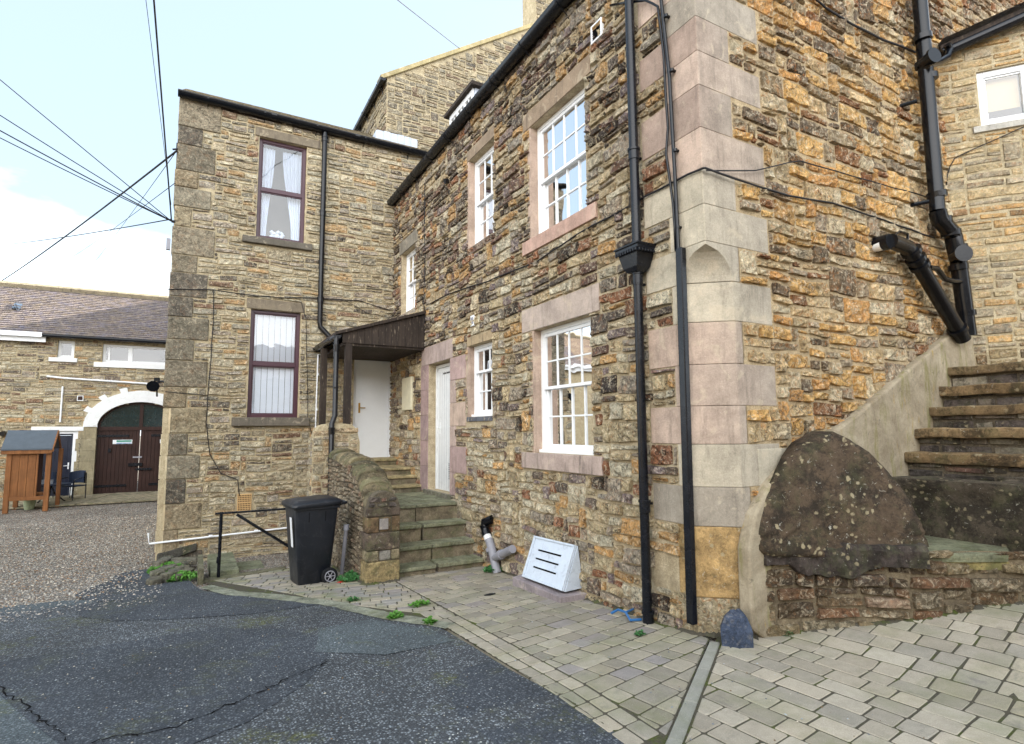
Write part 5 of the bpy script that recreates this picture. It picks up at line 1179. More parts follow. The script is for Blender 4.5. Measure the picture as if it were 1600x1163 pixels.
# ------------------------------------------------------------------ WHEELIE BIN
bn = thing('wheelie_bin', 'dark wheeled rubbish bin with closed lid beside the rubble step wall', 'bin', (1.35, 7.65, -.30))
ang = R(6); zb0 = -.30; bc = np.array([1.34, 7.72])
def bp(x, y, z): return (bc[0]+x*math.cos(ang)-y*math.sin(ang), bc[1]+x*math.sin(ang)+y*math.cos(ang), zb0+z)
mb = MB(); lv = [(0.0, .175, .20), (.02, .19, .215), (.55, .235, .245), (.90, .262, .275), (.93, .262, .275), (.935, .285, .295), (.965, .285, .295)]; V = []
def rr(hx, hy, r=.04, k=3): return [(sx*(hx-r)+r*math.cos(a0+math.pi/2*i/k), sy*(hy-r)+r*math.sin(a0+math.pi/2*i/k)) for sx, sy, a0 in ((1, 1, 0), (-1, 1, math.pi/2), (-1, -1, math.pi), (1, -1, 1.5*math.pi)) for i in range(k+1)]
for z, hx_, hy in lv: V += [bp(x, y, z) for x, y in rr(hx_, hy)]
m = 16; mb.add(V, [(j*m+i, j*m+(i+1) % m, (j+1)*m+(i+1) % m, (j+1)*m+i) for j in range(len(lv)-1) for i in range(m)]+[tuple(range(m))])
body = mb.build('body', 'binm', bn, smooth=True)
mb = MB()
for k in (-.10, .10): mb.add([bp(k-.006, -.278, .90), bp(k+.006, -.278, .90), bp(k+.006, -.268, .78), bp(k-.006, -.268, .78)], [(0, 1, 2, 3)])
mb.build('moulding_ribs', 'rubber', bn)
mb = MB(); lv = [(.965, .300, .315), (.985, .310, .325), (1.01, .305, .32), (1.035, .27, .28), (1.05, .18, .2)]; V = []
for z, hx_, hy in lv: V += [bp(x, y, z+.012*(x/.3)) for x, y in rr(hx_, hy, .06)]
mb.add(V, [(j*m+i, j*m+(i+1) % m, (j+1)*m+(i+1) % m, (j+1)*m+i) for j in range(len(lv)-1) for i in range(m)]+[tuple(range(m)), tuple(range((len(lv)-1)*m, len(lv)*m))])
mb.build('lid', 'binm', bn, smooth=True)
mb = MB(); mb.tube([bp(.29, -.24, .97), bp(.37, -.24, .985), bp(.37, .24, .985), bp(.29, .24, .97)], .018, 8); mb.build('handle', 'binm', bn, smooth=True)
for sy in (-1, 1):
    mb = MB(); c1, c2 = np.array(bp(.17, sy*.235, .10)), np.array(bp(.17, sy*.285, .10)); mb.tube([c1, c1+(c2-c1)*.15, c1+(c2-c1)*.85, c2], [.085, .10, .10, .085], 24); wh = mb.build('wheel', 'rubber', bn, smooth=True)
    mb = MB(); q = c2+(c2-c1)*.06
    d_ = (c2-c1)/np.linalg.norm(c2-c1); e1 = np.array([math.cos(ang), math.sin(ang), 0]); e2 = np.array([0, 0, 1.])
    mb.tube([q+.062*(math.cos(a)*e1+math.sin(a)*e2) for a in np.linspace(0, 2*math.pi, 25)], .006, 6); mb.tube([c2-d_*.005, q+d_*.012], .016, 12)
    for k in range(6): a = k*math.pi/3; mb.tube([q, q+.06*(math.cos(a)*e1+math.sin(a)*e2)], .005, 5)
    mb.build('rim', 'grey', wh)
mb = MB(); mb.add([bp(-.262, -.16, .86), bp(-.262, -.10, .86), bp(-.235, -.10, .50), bp(-.235, -.16, .50)], [(0, 1, 2, 3)]); 
V = [bp(-.283, -.16, .84), bp(-.283, -.08, .84), bp(-.252, -.08, .48), bp(-.252, -.16, .48)]; mb = MB(); mb.prism(V, (-.004, 0, 0)); mb.build('white_label', 'pvc', bn)

# ------------------------------------------------------------------ HANDRAIL, area steps and kerb
hr = thing('handrail', 'bent black iron handrail with a diagonal brace in front of the north house', 'handrail', (.36, 9.0, -.4))
mb = MB(); yh = 9.0; T = lambda x, y: hit(x, y, 1, yh)
mb.tube([T(346, 800), T(341, 904)+[0, 0, -.05]], .022, 10); mb.tube([T(342, 870), T(341, 880)], .027, 10); mb.build('post', 'black', hr, smooth=True)
mb = MB(); a, b = T(336, 803), T(470, 796); mb.box((a[0], yh-.03, a[2]-.012), (b[0]+.15, yh+.03, a[2]+.014)); mb.build('rail', 'black', hr, .004)
mb = MB(); mb.tube([T(370, 804), T(448, 852), T(500, 885)], .02, 8); mb.build('brace', 'black', hr, smooth=True)
ar = thing('area_steps', 'mossy stone slabs stepping down to the cellar area below the handrail', 'steps', (.3, 9.3, -.6))
def slabp(P, z1, th, col=(120, 122, 100), name='slab'):
    mb = MB(); slab(mb, P, z1, th, lin(col), .006); mb.build(name, 'moss', ar)
slabp([(.10, 8.75), (.17, 8.75), (.17, 9.75), (.10, 9.75)], -.20, .28, (110, 106, 88), 'edge_stone')
slabp([(.18, 8.86), (1.25, 9.06), (1.25, 9.22), (.18, 9.05)], -.395, .2, (116, 112, 92), 'kerb_stone')
slabp([(.26, 9.08), (.62, 9.1), (.60, 10.4), (.24, 10.4)], -.33, .16); slabp([(.68, 9.12), (1.05, 9.14), (1.02, 10.4), (.66, 10.4)], -.50, .16); slabp([(1.1, 9.1), (1.75, 9.2), (1.75, 10.5), (1.1, 10.5)], -.72, .12, (90, 88, 74))
mb = MB()
for k in range(46):
    x, y = random.uniform(-.44, .06), random.uniform(9.0, 11.2); r = random.uniform(.05, .12); zz = gz(x, y)-.01+random.uniform(0, .05)+.05*(y-9)/2
    a0 = random.random()*3; P_ = [(x+r*random.uniform(.7, 1.2)*math.cos(a0+q*1.05), y+r*random.uniform(.8, 1.6)*math.sin(a0+q*1.05), zz) for q in range(6)]
    mb.prism(P_, (random.uniform(-.02, .02), random.uniform(-.02, .02), random.uniform(.03, .08)), 0, jit(lin((112, 108, 96)), .15))
mb.build('rough_stones', 'cope', ar, .02)
mb = MB(); mb.prism([(-.48, YB-.07, -.60), (.10, YB-.07, -.42), (.10, YB-.07, -.30), (-.48, YB-.07, -.42)], (0, .1, 0), 0, lin((78, 76, 70))); mb.build('base_stone', 'cope', ar, .02)

# ------------------------------------------------------------------ DRAIN PIPE, VENT HATCH, small pipe
dp = thing('drain_branch', 'grey and white waste pipe with branch and black elbow at the foot of the steps', 'pipe', (3.42, 6.6, -.2))
X_ = XA-.09; D = lambda x, y, dx=0.: hit(x, y, 0, X_+dx)
mb = MB(); pts = [D(777, 886), D(769, 860), D(764, 843)]; pts[0] = pts[0]+[0, 0, -.08]; mb.tube(pts, .055, 16); mb.tube([D(768, 863), D(766, 857)], .066, 16); b0, b1 = D(773, 872), D(801, 858)
mb.tube([b0, b0+(b1-b0)*.35, b1], .050, 16); mb.tube([b0+(b1-b0)*.30, b0+(b1-b0)*.42], .062, 16); mb.build('pipe_body', 'grey', dp, smooth=True)
mb = MB(); mb.tube([D(764, 845), D(759, 832)], .052, 16); mb.build('white_pipe', 'whitew', dp, smooth=True)
mb = MB(); mb.tube([D(760, 834), D(757, 824), D(757, 816), D(763, 812)+[.06, 0, 0]], .056, 16); mb.tube([D(761, 837), D(759, 831)], .064, 16); mb.tube([D(757, 824), D(757, 821)], .066, 16); mb.build('elbow', 'blackp', dp, smooth=True)
vh = thing('vent_hatch', 'sloping chalky grey metal vent hatch with three slots against the house wall', 'hatch', (3.4, 5.5, -.16))
a = np.array([XA-.06, 5.68, .385]); b = np.array([XA-.06, 4.88, .415])
zl = lambda y: gz(3.2, y)
# fit the foot of the hatch on the ground in front
fR = hit(879, 924, 1, 4.87); fL = a+(fR-b)
mb = MB(); tn = np.cross(b-a, fL-a); tn /= np.linalg.norm(tn); tn = tn if tn[0] < 0 else -tn
FV = Fr(fR, (fL-fR)/np.linalg.norm(fL-fR), (b-fR)/np.linalg.norm(b-fR), tn); Lu = np.linalg.norm(fL-fR); Lv = np.linalg.norm(b-fR); Lw = np.linalg.norm(a-b)
def vp(u, v, w=0.): return fR+(fL-fR)*u*(1-v)+(b-fR)*v+(a-b)*u*v+tn*w
def vq(u0, u1, v0, v1, w0, w1, mb, mi=0):
    P = [vp(u, v, w) for w in (w0, w1) for v in (v0, v1) for u in (u0, u1)]; mb.add(P, [(0,1,3,2),(4,6,7,5),(0,4,5,1),(2,3,7,6),(0,2,6,4),(1,5,7,3)], mi)
vq(0, 1, 0, 1, -.02, 0, mb); vq(.0, 1., .955, 1.0, .001, .014, mb); vq(0, 1, 0, .05, .001, .014, mb); vq(0, .045, .05, .955, .001, .013, mb); vq(.955, 1, .05, .955, .001, .013, mb)
mb.build('hatch_cover', 'galv', vh, .003)
for v in (.28, .48, .68):
    m2 = MB(); vq(.24, .80, v, v+.035, .0015, .003, m2); m2.build('slot', 'hole', vh); m2 = MB(); vq(.23, .81, v+.036, v+.05, .002, .016, m2); m2.build('slot_lip', 'galv', vh)
mb = MB(); dn = np.array([XA+.02, fR[1]+.02, fR[2]]); mb.prism([fR-tn*.022, b-tn*.022, np.array([XA+.02, b[1], dn[2]+.0])], (0, -.012, 0)); mb.build('side_plate', 'galv', vh); mb = MB(); mb.prism([fL-tn*.022, a-tn*.022, np.array([XA+.02, a[1], fL[2]])], (0, .012, 0)); mb.build('side_plate', 'galv', vh)
mb = MB(); mb.prism([(3.20, 4.80, -.045), (XA, 4.78, -.045), (XA, 5.85, -.045), (3.22, 5.80, -.07)], (0, 0, -.16), 0, lin((150, 140, 142))); mb.build('mortar_base', 'dress', vh, .006)
mb = MB(); t_, b_ = hit(541, 826, 0, 1.76), hit(534, 896, 0, 1.76); mb.tube([t_, b_], .026, 12); mb.tube([t_-[0, 0, .02], t_+[0, 0, .05]], .036, 12); tag(mb.build('grey_standpipe', 'grey', smooth=True), 'thin grey standpipe leaning on the step wall, just right of the bin', 'pipe')
# litter
p = G(532, 910, .006); mb = MB(); mb.add([p+[-.08, -.03, 0], p+[.04, -.05, .008], p+[.10, .03, .018], p+[0, .04, .004], p+[.04, .0, .03]], [(0, 1, 4), (1, 2, 4), (2, 3, 4), (3, 0, 4), (0, 3, 2, 1)]); tag(mb.build('crisp_packet', 'redp'), 'crumpled red packet on the paving by the bin wheel', 'litter')
p = G(766, 930, .012); mb = MB(); mb.tube([p+[-.06, .02, 0], p+[0, 0, .006], p+[.07, .02, 0]], [.008, .014, .006], 7); tag(mb.build('dark_stick', 'rubber'), 'short dark stick lying on the setts before the vent hatch', 'stick')
for k, (x, y) in enumerate(((973, 949),)):
    p = G(x, y, .012); mb = MB(); s_ = .035; n = 7; V = [p+[s_*math.cos(q*.9)*(1+.3*(q % 2)), s_*.7*math.sin(q*.9), .004*math.sin(q)] for q in range(n)]; mb.add(V+[p+[0, 0, .012]], [(i, (i+1) % n, n) for i in range(n)])
    tag(mb.build('dead_leaf', 'leafo'), ('curled orange leaf on the paving near the round downpipe', 'larger brown leaf on the asphalt, right of the pair', 'smaller brown leaf on the asphalt, left of the pair')[k], 'leaf')

# ------------------------------------------------------------------ WEEDS
def weed(px, py, rx, ry, n, h, lab, mat='green', leaf=.03, xyz=None):
    c = G(px, py) if xyz is None else np.array(xyz); mb = MB(); h *= 1.5; leaf *= 1.25
    for i in range(n):
        r = math.sqrt(random.random()); a = random.random()*6.283; x, y = c[0]+rx*r*math.cos(a), c[1]+ry*r*math.sin(a); z = gz(x, y)+.01; L = leaf*random.uniform(.6, 1.4); q = random.random()*6.283; e = random.uniform(.1, 1.)*h*(1-r*.6)
        d = np.array([math.cos(q), math.sin(q), 0.]); s_ = np.array([-d[1], d[0], 0])*L*.35; p0 = np.array([x, y, z+e*.4]); p1 = p0+d*L*.5+[0, 0, e*.6]; p2 = p0+d*L+[0, 0, e*.5]
        mb.add([p0, p1-s_, p2, p1+s_], [(0, 1, 2, 3)])
        if i % 3 == 0: mb.add([(x, y, z-.01), (x+.003, y, z-.01), p0], [(0, 1, 2)])
    return tag(mb.build('weed', mat, recalc=False), lab, 'weed', 'weeds growing along the paving edges')
weed(262, 893, .26, .5, 700, .10, 'bright green weeds at the foot of the dark corner stones of the north house', 'green', .035)
weed(285, 906, .22, .25, 420, .09, 'yellow green weed patch spilling on the asphalt left of the mossy edge stone', 'green', .03)
weed(548, 908, .16, .16, 420, .09, 'low leafy weeds between the grey standpipe and the step wall end', 'green2', .026)
weed(778, 893, .20, .14, 480, .08, 'round patch of green weeds under the grey waste pipe', 'green2', .026)
weed(618, 967, .08, .05, 120, .05, 'small green tuft at the tip where asphalt meets the setts', 'green', .026)
weed(655, 948, .10, .05, 140, .05, 'thin row of weeds in a sett joint before the steps', 'green', .024)
weed(672, 976, .05, .04, 90, .05, 'tiny green weed on the edge of the asphalt', 'green', .024)
weed(1000, 995, .035, .03, 70, .04, 'tiny sprig of green in the setts beside the blue strap', 'green2', .018)
weed(1160, 1002, .05, .04, 130, .06, 'small weed growing right of the blue rock', 'green2', .02)
weed(1235, 992, .06, .03, 80, .04, 'flat weed at the base of the rubble plinth', 'green2', .018)
weed(552, 940, .06, .04, 70, .04, 'small weed in the setts below the bin', 'green2', .022)

# ------------------------------------------------------------------ BARN at the far end of the yard
bar = thing('barn_cottage', 'long stone outbuilding with white painted arch, brown double doors and slate roof', 'outbuilding', (-3, YD, -.35))
ac, ah, aspr, arise = -1.58, 1.15, 1.79, .80
hBn = {'w1': (-3.86, -3.44, 3.93, 4.48), 'w2': (-2.72, -.2, 3.84, 4.44), 'door': (-4.22, -3.20, -.45, 1.66)}
aq = [(ac-ah, ac+ah, -.6, aspr)]; nA = 10
arch_rects = [(ac-ah*math.sqrt(max(0, 1-((k+.5)/nA)**2)), ac+ah*math.sqrt(max(0, 1-((k+.5)/nA)**2)), aspr+arise*k/nA, aspr+arise*(k+1)/nA) for k in range(nA)]
hs = list(hBn.values())+aq+arch_rects
white_rects = [(-3.18, .0, aspr, 2.2), (-2.95, -.2, 2.2, 2.6), (-2.4, -.7, 2.6, 2.92)]
dBn = [(-4.05, -3.34, 3.80, 3.93), (-2.92, 0, 3.68, 3.84), (-4.34, -3.06, 1.66, 1.80), (-3.1, ac-ah, -.5, aspr)]
mb = MB(); panel(mb, FBarn, (-12, 2, -1, 4.6), hs)
for h in list(hBn.values()): reveal(mb, FBarn, h, .18)
stones(mb, FBarn, (-8, 0.6, -.5, 4.55), hs+dBn+white_rects[1:], lambda u, v: pick(P_B+[(1.2, (196, 146, 84)), (1.5, (96, 84, 78))]), (.2, .6), (.06, .16), .018, .03, .01, .02, det=.35, seed=17., tall=.05)
mb.build('wall', ['morB', 'rubB'], bar)
# arch stones painted white, with keyed blocks
FBw = FBarn
mb = MB(); pts = []
def ell(k, r): a = math.pi*k; return (ac-math.cos(a)*(ah+r), aspr+math.sin(a)*(arise+r))
for k in range(24):
    t0, t1 = k/24, (k+1)/24; big = k in (3, 6, 9, 12, 15, 18, 21)
    r = .50 if big else .36
    if k in (11, 12): r = .37
    P_ = [ell(t0, 0), ell(t0, r), ell(t1, r), ell(t1, 0)]; wpr = .035 if not big else .042
    mb.prism([FBw.pt(u, v, wpr) for u, v in P_], FBw.N*-.22)
mb.build('arch_surround', 'whitew', bar)
for k, (a, b) in enumerate(((-.45, .0), (.0, .42), (.42, .72), (.72, 1.05), (1.05, 1.42), (1.42, 1.78))):
    part_box(FBw, (ac-ah-.46 if k % 2 else ac-ah-.52, ac-ah, a, b), -.2, .02, lin((152, 142, 116)), 'jamb_stone', bar, 'dressd')
# double doors and fanlight
for s_ in (-1, 1):
    x0_, x1_ = (ac-ah, ac-.005) if s_ < 0 else (ac+.005, ac+ah)
    mb = MB(); n = 11
    for k in range(n): a = x0_+(x1_-x0_)*k/n; mb.fbox(FBw, a+.004, x0_+(x1_-x0_)*(k+1)/n-.004, -.33, aspr-.12, -.16, -.12)
    mb.fbox(FBw, x0_+.01, x1_-.01, -.33, aspr-.12, -.18, -.16)
    d_ = mb.build('barn_door', 'gwood', bar)
    for z in (1.50, -.08):
        mb = MB(); mb.fbox(FBw, (x0_ if s_ < 0 else x1_-.85), (x0_+.85 if s_ < 0 else x1_), z-.035, z+.035, -.119, -.10); mb.build('strap_hinge', 'black', d_)
    mb = MB(); u = x0_+.42 if s_ < 0 else x0_+.55; mb.fbox(FBw, u, u+.52, 1.24, 1.37, -.119, -.11); sg_ = mb.build('door_sign', 'pvc', d_)
    mb = MB(); mb.fbox(FBw, u+.10, u+.50, 1.30, 1.355, -.1095, -.1085); mb.build('green_panel', 'teal', sg_)
    mb = MB(); mb.fbox(FBw, u+.10, u+.50, 1.25, 1.275, -.1095, -.1085); mb.build('blue_panel', 'bluep', sg_)
mb = MB(); mb.fbox(FBw, -1.75, -1.50, .78, .83, -.119, -.10); mb.build('letter_plate', 'grey', bar)
mb = MB(); mb.fbox(FBw, -1.86, -1.48, .52, .62, -.119, -.07); mb.fbox(FBw, -1.66, -1.22, .38, .45, -.118, -.08); mb.build('door_bolt', 'black', bar)
mb = MB(); mb.fbox(FBw, -2.42, -2.34, .98, 1.1, -.119, -.08); mb.build('door_lock', 'black', bar)
mb = MB(); fl = lambda t, r: FBw.pt(ac-math.cos(math.pi*t)*(ah+r), aspr+math.sin(math.pi*t)*(arise+r), -.10)
for k in range(24): mb.prism([fl(k/24, 0), fl((k+1)/24, 0), fl((k+1)/24, -.07), fl(k/24, -.07)], FBw.N*-.06)
mb.fbox(FBw, ac-ah, ac+ah, aspr-.12, aspr+.0, -.18, -.09); mb.fbox(FBw, ac-.05, ac+.05, aspr, aspr+arise-.05, -.165, -.095); fl_ = mb.build('fanlight_frame', 'gwood', bar)
mb = MB(); mb.add([FBw.pt(ac-math.cos(math.pi*k/24)*(ah-.03), aspr+math.sin(math.pi*k/24)*(arise-.03), -.14) for k in range(25)], [tuple(range(25))]); mb.build('pane', paint_mat('dark fanlight glass', (28, 44, 46), .08, .8, .3), fl_)
# windows, black door, roof
w = pvc_window(bar, FBw, hBn['w1'], .1, 9., 'pvc', .07); w = pvc_window(bar, FBw, hBn['w2'], .1, 9., 'pvc', .07); mb = MB(); mb.fbox(FBw, -2.04, -1.92, 3.9, 4.38, -.17, -.09); mb.fbox(FBw, -2.58, -2.52, 3.9, 4.38, -.16, -.10); mb.build('window_mullion', 'pvc', w)
part_box(FBw, dBn[0], -.1, .06, lin((235, 235, 235)), 'window_sill', bar, 'whitew'); part_box(FBw, dBn[1], -.1, .06, lin((235, 235, 235)), 'window_sill', bar, 'whitew'); part_box(FBw, dBn[2], -.1, .04, lin((235, 235, 235)), 'lintel', bar, 'whitew')
mb = MB(); mb.fbox(FBw, -4.22, -4.10, -.4, 1.66, -.15, -.02); mb.fbox(FBw, -3.32, -3.20, -.4, 1.66, -.15, -.02); mb.fbox(FBw, -4.10, -3.32, 1.58, 1.66, -.15, -.021); mb.build('door_frame', 'pvc', bar)
panel_door(bar, FBw, (-4.10, -3.32, -.35, 1.58), -.13, -.09, 'bluewood', panels=[(-3.98, -3.75, .75, 1.4), (-3.68, -3.45, .75, 1.4), (-3.98, -3.45, -.1, .45)], hx=-3.4, hside=-1, hmat='pvc')
mb = MB(); mb.fbox(FBw, -3.28, -3.12, 2.60, 2.76, 0, .05); v_ = mb.build('wall_vent', 'pvc', bar); mb = MB(); mb.fbox(FBw, -3.26, -3.14, 2.62, 2.74, .051, .054); mb.build('vent_opening', 'gwood', v_)
PP = lambda x, y, d=.06: hitp(x, y, FBw.pt(0, 0, d), FBw.N)
mb = MB(); mb.tube([PP(73, 588), PP(100, 591), PP(236, 600)], .03, 8); mb.tube([PP(98, 604), PP(94, 660)], .025, 8)
mb.build('white_pipe', 'pvc', bar); mb = MB(); mb.tube([PP(5, 678), PP(5, 678)+[0, -.15, 0]], [.09, .07], 10); mb.build('wall_lamp', 'blackp', bar)
pt_ = math.atan2(2.02, 3.45); FRb = Fr((0, YD-.3, 4.60), (1, 0, 0), (0, math.cos(pt_), math.sin(pt_)), (0, -math.sin(pt_), math.cos(pt_))); Lr = 4.1
mb = MB(); mb.fbox(FRb, -12, 3, 0, Lr, -.1, 0, 0, lin((96, 80, 80))); nr = 24
for j in range(nr):
    x = -9.0-(.15 if j % 2 else 0); v0_ = j*Lr/nr
    while x < .8:
        w_ = .32; c_ = jit(lin((98, 96, 112)), .2)
        mb.add([FRb.pt(x+.006, v0_, .03), FRb.pt(x+w_, v0_, .03+random.uniform(0, .008)), FRb.pt(x+w_, v0_+Lr/nr+.02, .004), FRb.pt(x+.006, v0_+Lr/nr+.02, .004), FRb.pt(x+.006, v0_, .0), FRb.pt(x+w_, v0_, .0)], [(0, 1, 2, 3), (0, 4, 5, 1)], 0, c_); x += w_
rf = mb.build('roof', 'slate', bar); mb = MB(); mb.fbox(FRb, -12, 3, Lr-.1, Lr+.12, 0, .16, 0, lin((150, 140, 118))); mb.build('ridge_stone', 'dressd', rf)
mb = MB(); P_ = [hitp(x, y, FRb.pt(0, 0, .05), FRb.N) for x, y in ((18, 484), (31, 486), (36, 476), (24, 474))]; mb.prism(P_, FRb.N*.05); mb.build('skylight', 'glassb', rf)
mb = MB(); mb.box((-12, YD-.34, 4.50), (-4.2, YD-.22, 4.64)); mb.build('white_gutter', 'pvc', bar); mb = MB(); mb.box((-12, YD-.215, 4.36), (-4.12, YD-.19, 4.52)); mb.build('white_fascia', 'pvc', bar)
mb = MB(); mb.tube([(-4.18, YD-.3, 4.56), (2, YD-.3, 4.56)], .055, 8); mb.build('gutter', 'blackp', bar)

# ------------------------------------------------------------------ timber shelter, table, chairs, mugs, pot
hu = thing('timber_shelter', 'orange stained timber shelter with grey felt roof, set on the gravel edge', 'shelter', (-3.8, 19.2, -.4))
Y0, Y1 = 19.0, 19.75
hx = lambda x, y, Y=Y0: hit(x, y, 1, Y)
zgf = -.42
def bxp(x0, x1, y0, y1, z0, z1, nm, mat='owood', par=hu, bv=.006): mb = MB(); mb.box((x0, y0, z0), (x1, y1, z1)); return mb.build(nm, mat, par, bv)
bxp(-4.20, -4.09, Y0, Y0+.10, zgf, 1.15, 'post'); bxp(-3.40, -3.29, Y0, Y0+.10, zgf, 1.18, 'post')
bxp(-4.16, -4.06, Y1, Y1+.09, zgf, 1.15, 'post'); bxp(-3.27, -3.18, Y1, Y1+.09, zgf, 1.18, 'post')
mb = MB()
for k in range(3): a = -4.10+k*.165; mb.box((a+.003, Y0+.03, -.02), (a+.162, Y0+.06, 1.10))
mb.build('front_boarding', 'owood', hu, .004); bxp(-3.60, -3.555, Y0+.02, Y0+.07, -.05, 1.10, 'stile'); bxp(-4.12, -3.40, Y0+.01, Y0+.08, -.12, -.02, 'bottom_rail'); bxp(-4.30, -3.28, Y0-.06, Y0-.02, 1.07, 1.20, 'eaves_board')
mb = MB(); mb.box((-4.14, Y1+.02, -.1), (-3.6, Y1+.05, 1.1)); mb.build('back_boarding', 'gwood', hu); bxp(-4.08, -3.4, Y0+.3, Y1-.02, -.02, .03, 'seat_board')
rdg = hx(92, 675, (Y0+Y1)/2+.02); rz = rdg[2]; ym = (Y0+Y1)/2+.04
mb = MB(); mb.prism([(-4.30, Y0-.08, 1.17), (-4.30, ym, rz), (-4.30, Y1+.14, 1.18), (-4.30, Y1+.14, 1.22), (-4.30, ym, rz+.05), (-4.30, Y0-.08, 1.21)], (1.03, 0, 0)); mb.build('felt_roof', 'felt', hu)
for ya, yb2 in ((Y0-.09, ym), (Y1+.15, ym)):
    mb = MB(); mb.prism([(-3.268, ya, 1.12), (-3.268, ya, 1.21), (-3.268, yb2, rz+.05), (-3.268, yb2, rz-.05)], (.03, 0, 0)); mb.build('bargeboard', 'owood', hu)
tb = thing('garden_table', 'round dark garden table with two cups, behind the timber shelter post', 'table', (-3.55, 20.4, -.38))
tc_ = hit(80, 757, 1, 20.4); tc_z = tc_[2]
mb = MB(); mb.lathe((tc_[0], 20.4, tc_z), [(.46, -.02), (.48, 0), (.46, .015)], 28); mb.build('table_top', 'navy', tb)
for k in range(3): a = k*2.1+.5; mb = MB(); mb.tube([(tc_[0], 20.4, tc_z-.02), (tc_[0]+.1*math.cos(a), 20.4+.1*math.sin(a), -.1), (tc_[0]+.4*math.cos(a), 20.4+.4*math.sin(a), -.38)], .018, 6); mb.build('leg', 'black', tb)
for k, (px_, lab) in enumerate(((66, 'left one of two pale cups on the round garden table'), (79, 'right one of two pale cups on the round garden table'))):
    c = hit(px_, 752, 1, 20.35); mb = MB(); mb.lathe((c[0], 20.35, tc_z+.015), [(.055, 0), (.06, .12), (.052, .12), (.048, .02)], 12); tag(mb.build('cup', 'curtain', smooth=True), lab, 'cup', 'cups on the garden table')
def chair(x, y, rz_, lab):
    ch = thing('garden_chair', lab, 'chair', (x, y, -.37), 'garden chairs by the table'); z0 = -.37; ca, sa = math.cos(rz_), math.sin(rz_)
    L = lambda u, v, w: (x+u*ca-v*sa, y+u*sa+v*ca, z0+w)
    mb = MB(); mb.add([L(u, v, w) for w in (.42, .45) for u, v in ((-.24, -.24), (.24, -.24), (.24, .24), (-.24, .24))], [(0,3,2,1),(4,5,6,7),(0,1,5,4),(1,2,6,5),(2,3,7,6),(3,0,4,7)]); mb.build('seat', 'navy', ch)
    mb = MB(); V = []; n = 10
    for w in (.50, .82):
        for r in (.27, .25):
            for k in range(n+1): a = math.pi*(.12+.76*k/n); V.append(L(r*math.cos(a), .05+r*math.sin(a), w+(.04*math.sin(math.pi*k/n) if w > .6 else 0)))
    m = n+1; mb.add(V, [(k, k+1, 2*m+k+1, 2*m+k) for k in range(n)]+[(m+k, m+k+1, 3*m+k+1, 3*m+k) for k in range(n)]+[(2*m+k, 2*m+k+1, 3*m+k+1, 3*m+k) for k in range(n)]); mb.build('backrest', 'navy', ch)
    for s_ in (-1, 1):
        mb = MB(); mb.tube([L(s_*.25, -.22, 0), L(s_*.26, -.22, .62), L(s_*.27, 0, .66), L(s_*.26, .12, .66)], .014, 6); mb.build('leg', 'black', ch); mb = MB(); mb.tube([L(s_*.22, .24, 0), L(s_*.2, .25, .8)], .014, 6); mb.build('leg', 'black', ch)
c = hit(110, 780, 1, 20.9); chair(c[0]+.02, 20.9, R(-35), 'dark blue wicker garden chair right of the round table'); c = hit(88, 780, 1, 21.3); chair(c[0]-.02, 21.25, R(150), 'second dark garden chair half hidden behind the round table')
c = hit(46, 785, 1, 19.6); mb = MB(); mb.lathe((c[0], 19.6, -.41), [(.10, 0), (.15, .26), (.165, .27), (.165, .31), (.14, .31), (.13, .2)], 16, col=lin((150, 160, 130))); tag(mb.build('plant_pot', 'dress', smooth=True), 'pale green plant pot standing under the timber shelter', 'plant pot')

# ------------------------------------------------------------------ overhead cables
def span(p, q, lab, r=.008, sag=.15):
    P_, Q_ = np.array(p, float), np.array(q, float); Q_ = P_+(Q_-P_)*(2.6 if np.linalg.norm(Q_-P_) < 18 else 1.5); n = 36; mb = MB()
    mb.tube([P_+(Q_-P_)*k/n-np.array([0, 0, sag*4*(k/n)*(1-k/n)]) for k in range(n+1)], r, 6)
    tag(mb.build('overhead_cable', 'cable', smooth='all'), lab, 'cable', 'overhead cables fixed to the north house corner')
A1 = hit(268, 346, 1, YB-.05); A2_ = hit(276, 236, 1, YB-.05)
fr_ = lambda x, y, d: CAM+ray(x, y)/np.linalg.norm(ray(x, y))*d
span(A1, fr_(-120, 20, 14), 'highest of the thin cables running off to the left edge', .008, .05)
span(A1, fr_(-120, 85, 13), 'second cable down of those running off to the left edge', .008, .18)
span(A1, fr_(-120, 120, 13), 'third cable down of those running off to the left edge', .010, .18)
span(A1, fr_(-120, 140, 13), 'lowest of the steep cables running off to the left edge', .008, .15)
span(A1, fr_(236, -60, 9), 'thick black cable rising almost straight up to the top edge', .011, .02)
span(A1+[-.02, 0, .3], fr_(221, -60, 10), 'faint thin cable rising beside the thick black one', .004, .02)
span(A2_, fr_(-60, 462, 38), 'thick cable falling from the upper corner hook towards the lower left', .018, .5)
span(A1+[0, 0, .04], fr_(-60, 378, 40), 'nearly level thin cable crossing the white cloud', .010, .3)
span(A2_, fr_(150, 405, 40), 'faint short cable dropping steeply from the upper hook', .007, .1)
span(A2_+[0, 0, -.6], fr_(120, 395, 40), 'faint short cable below the upper hook', .007, .1)
span(hit(718, 76, 1, YG-.1), fr_(560, -50, 11), 'lone cable from the sky to the gable house wall', .008, .02)

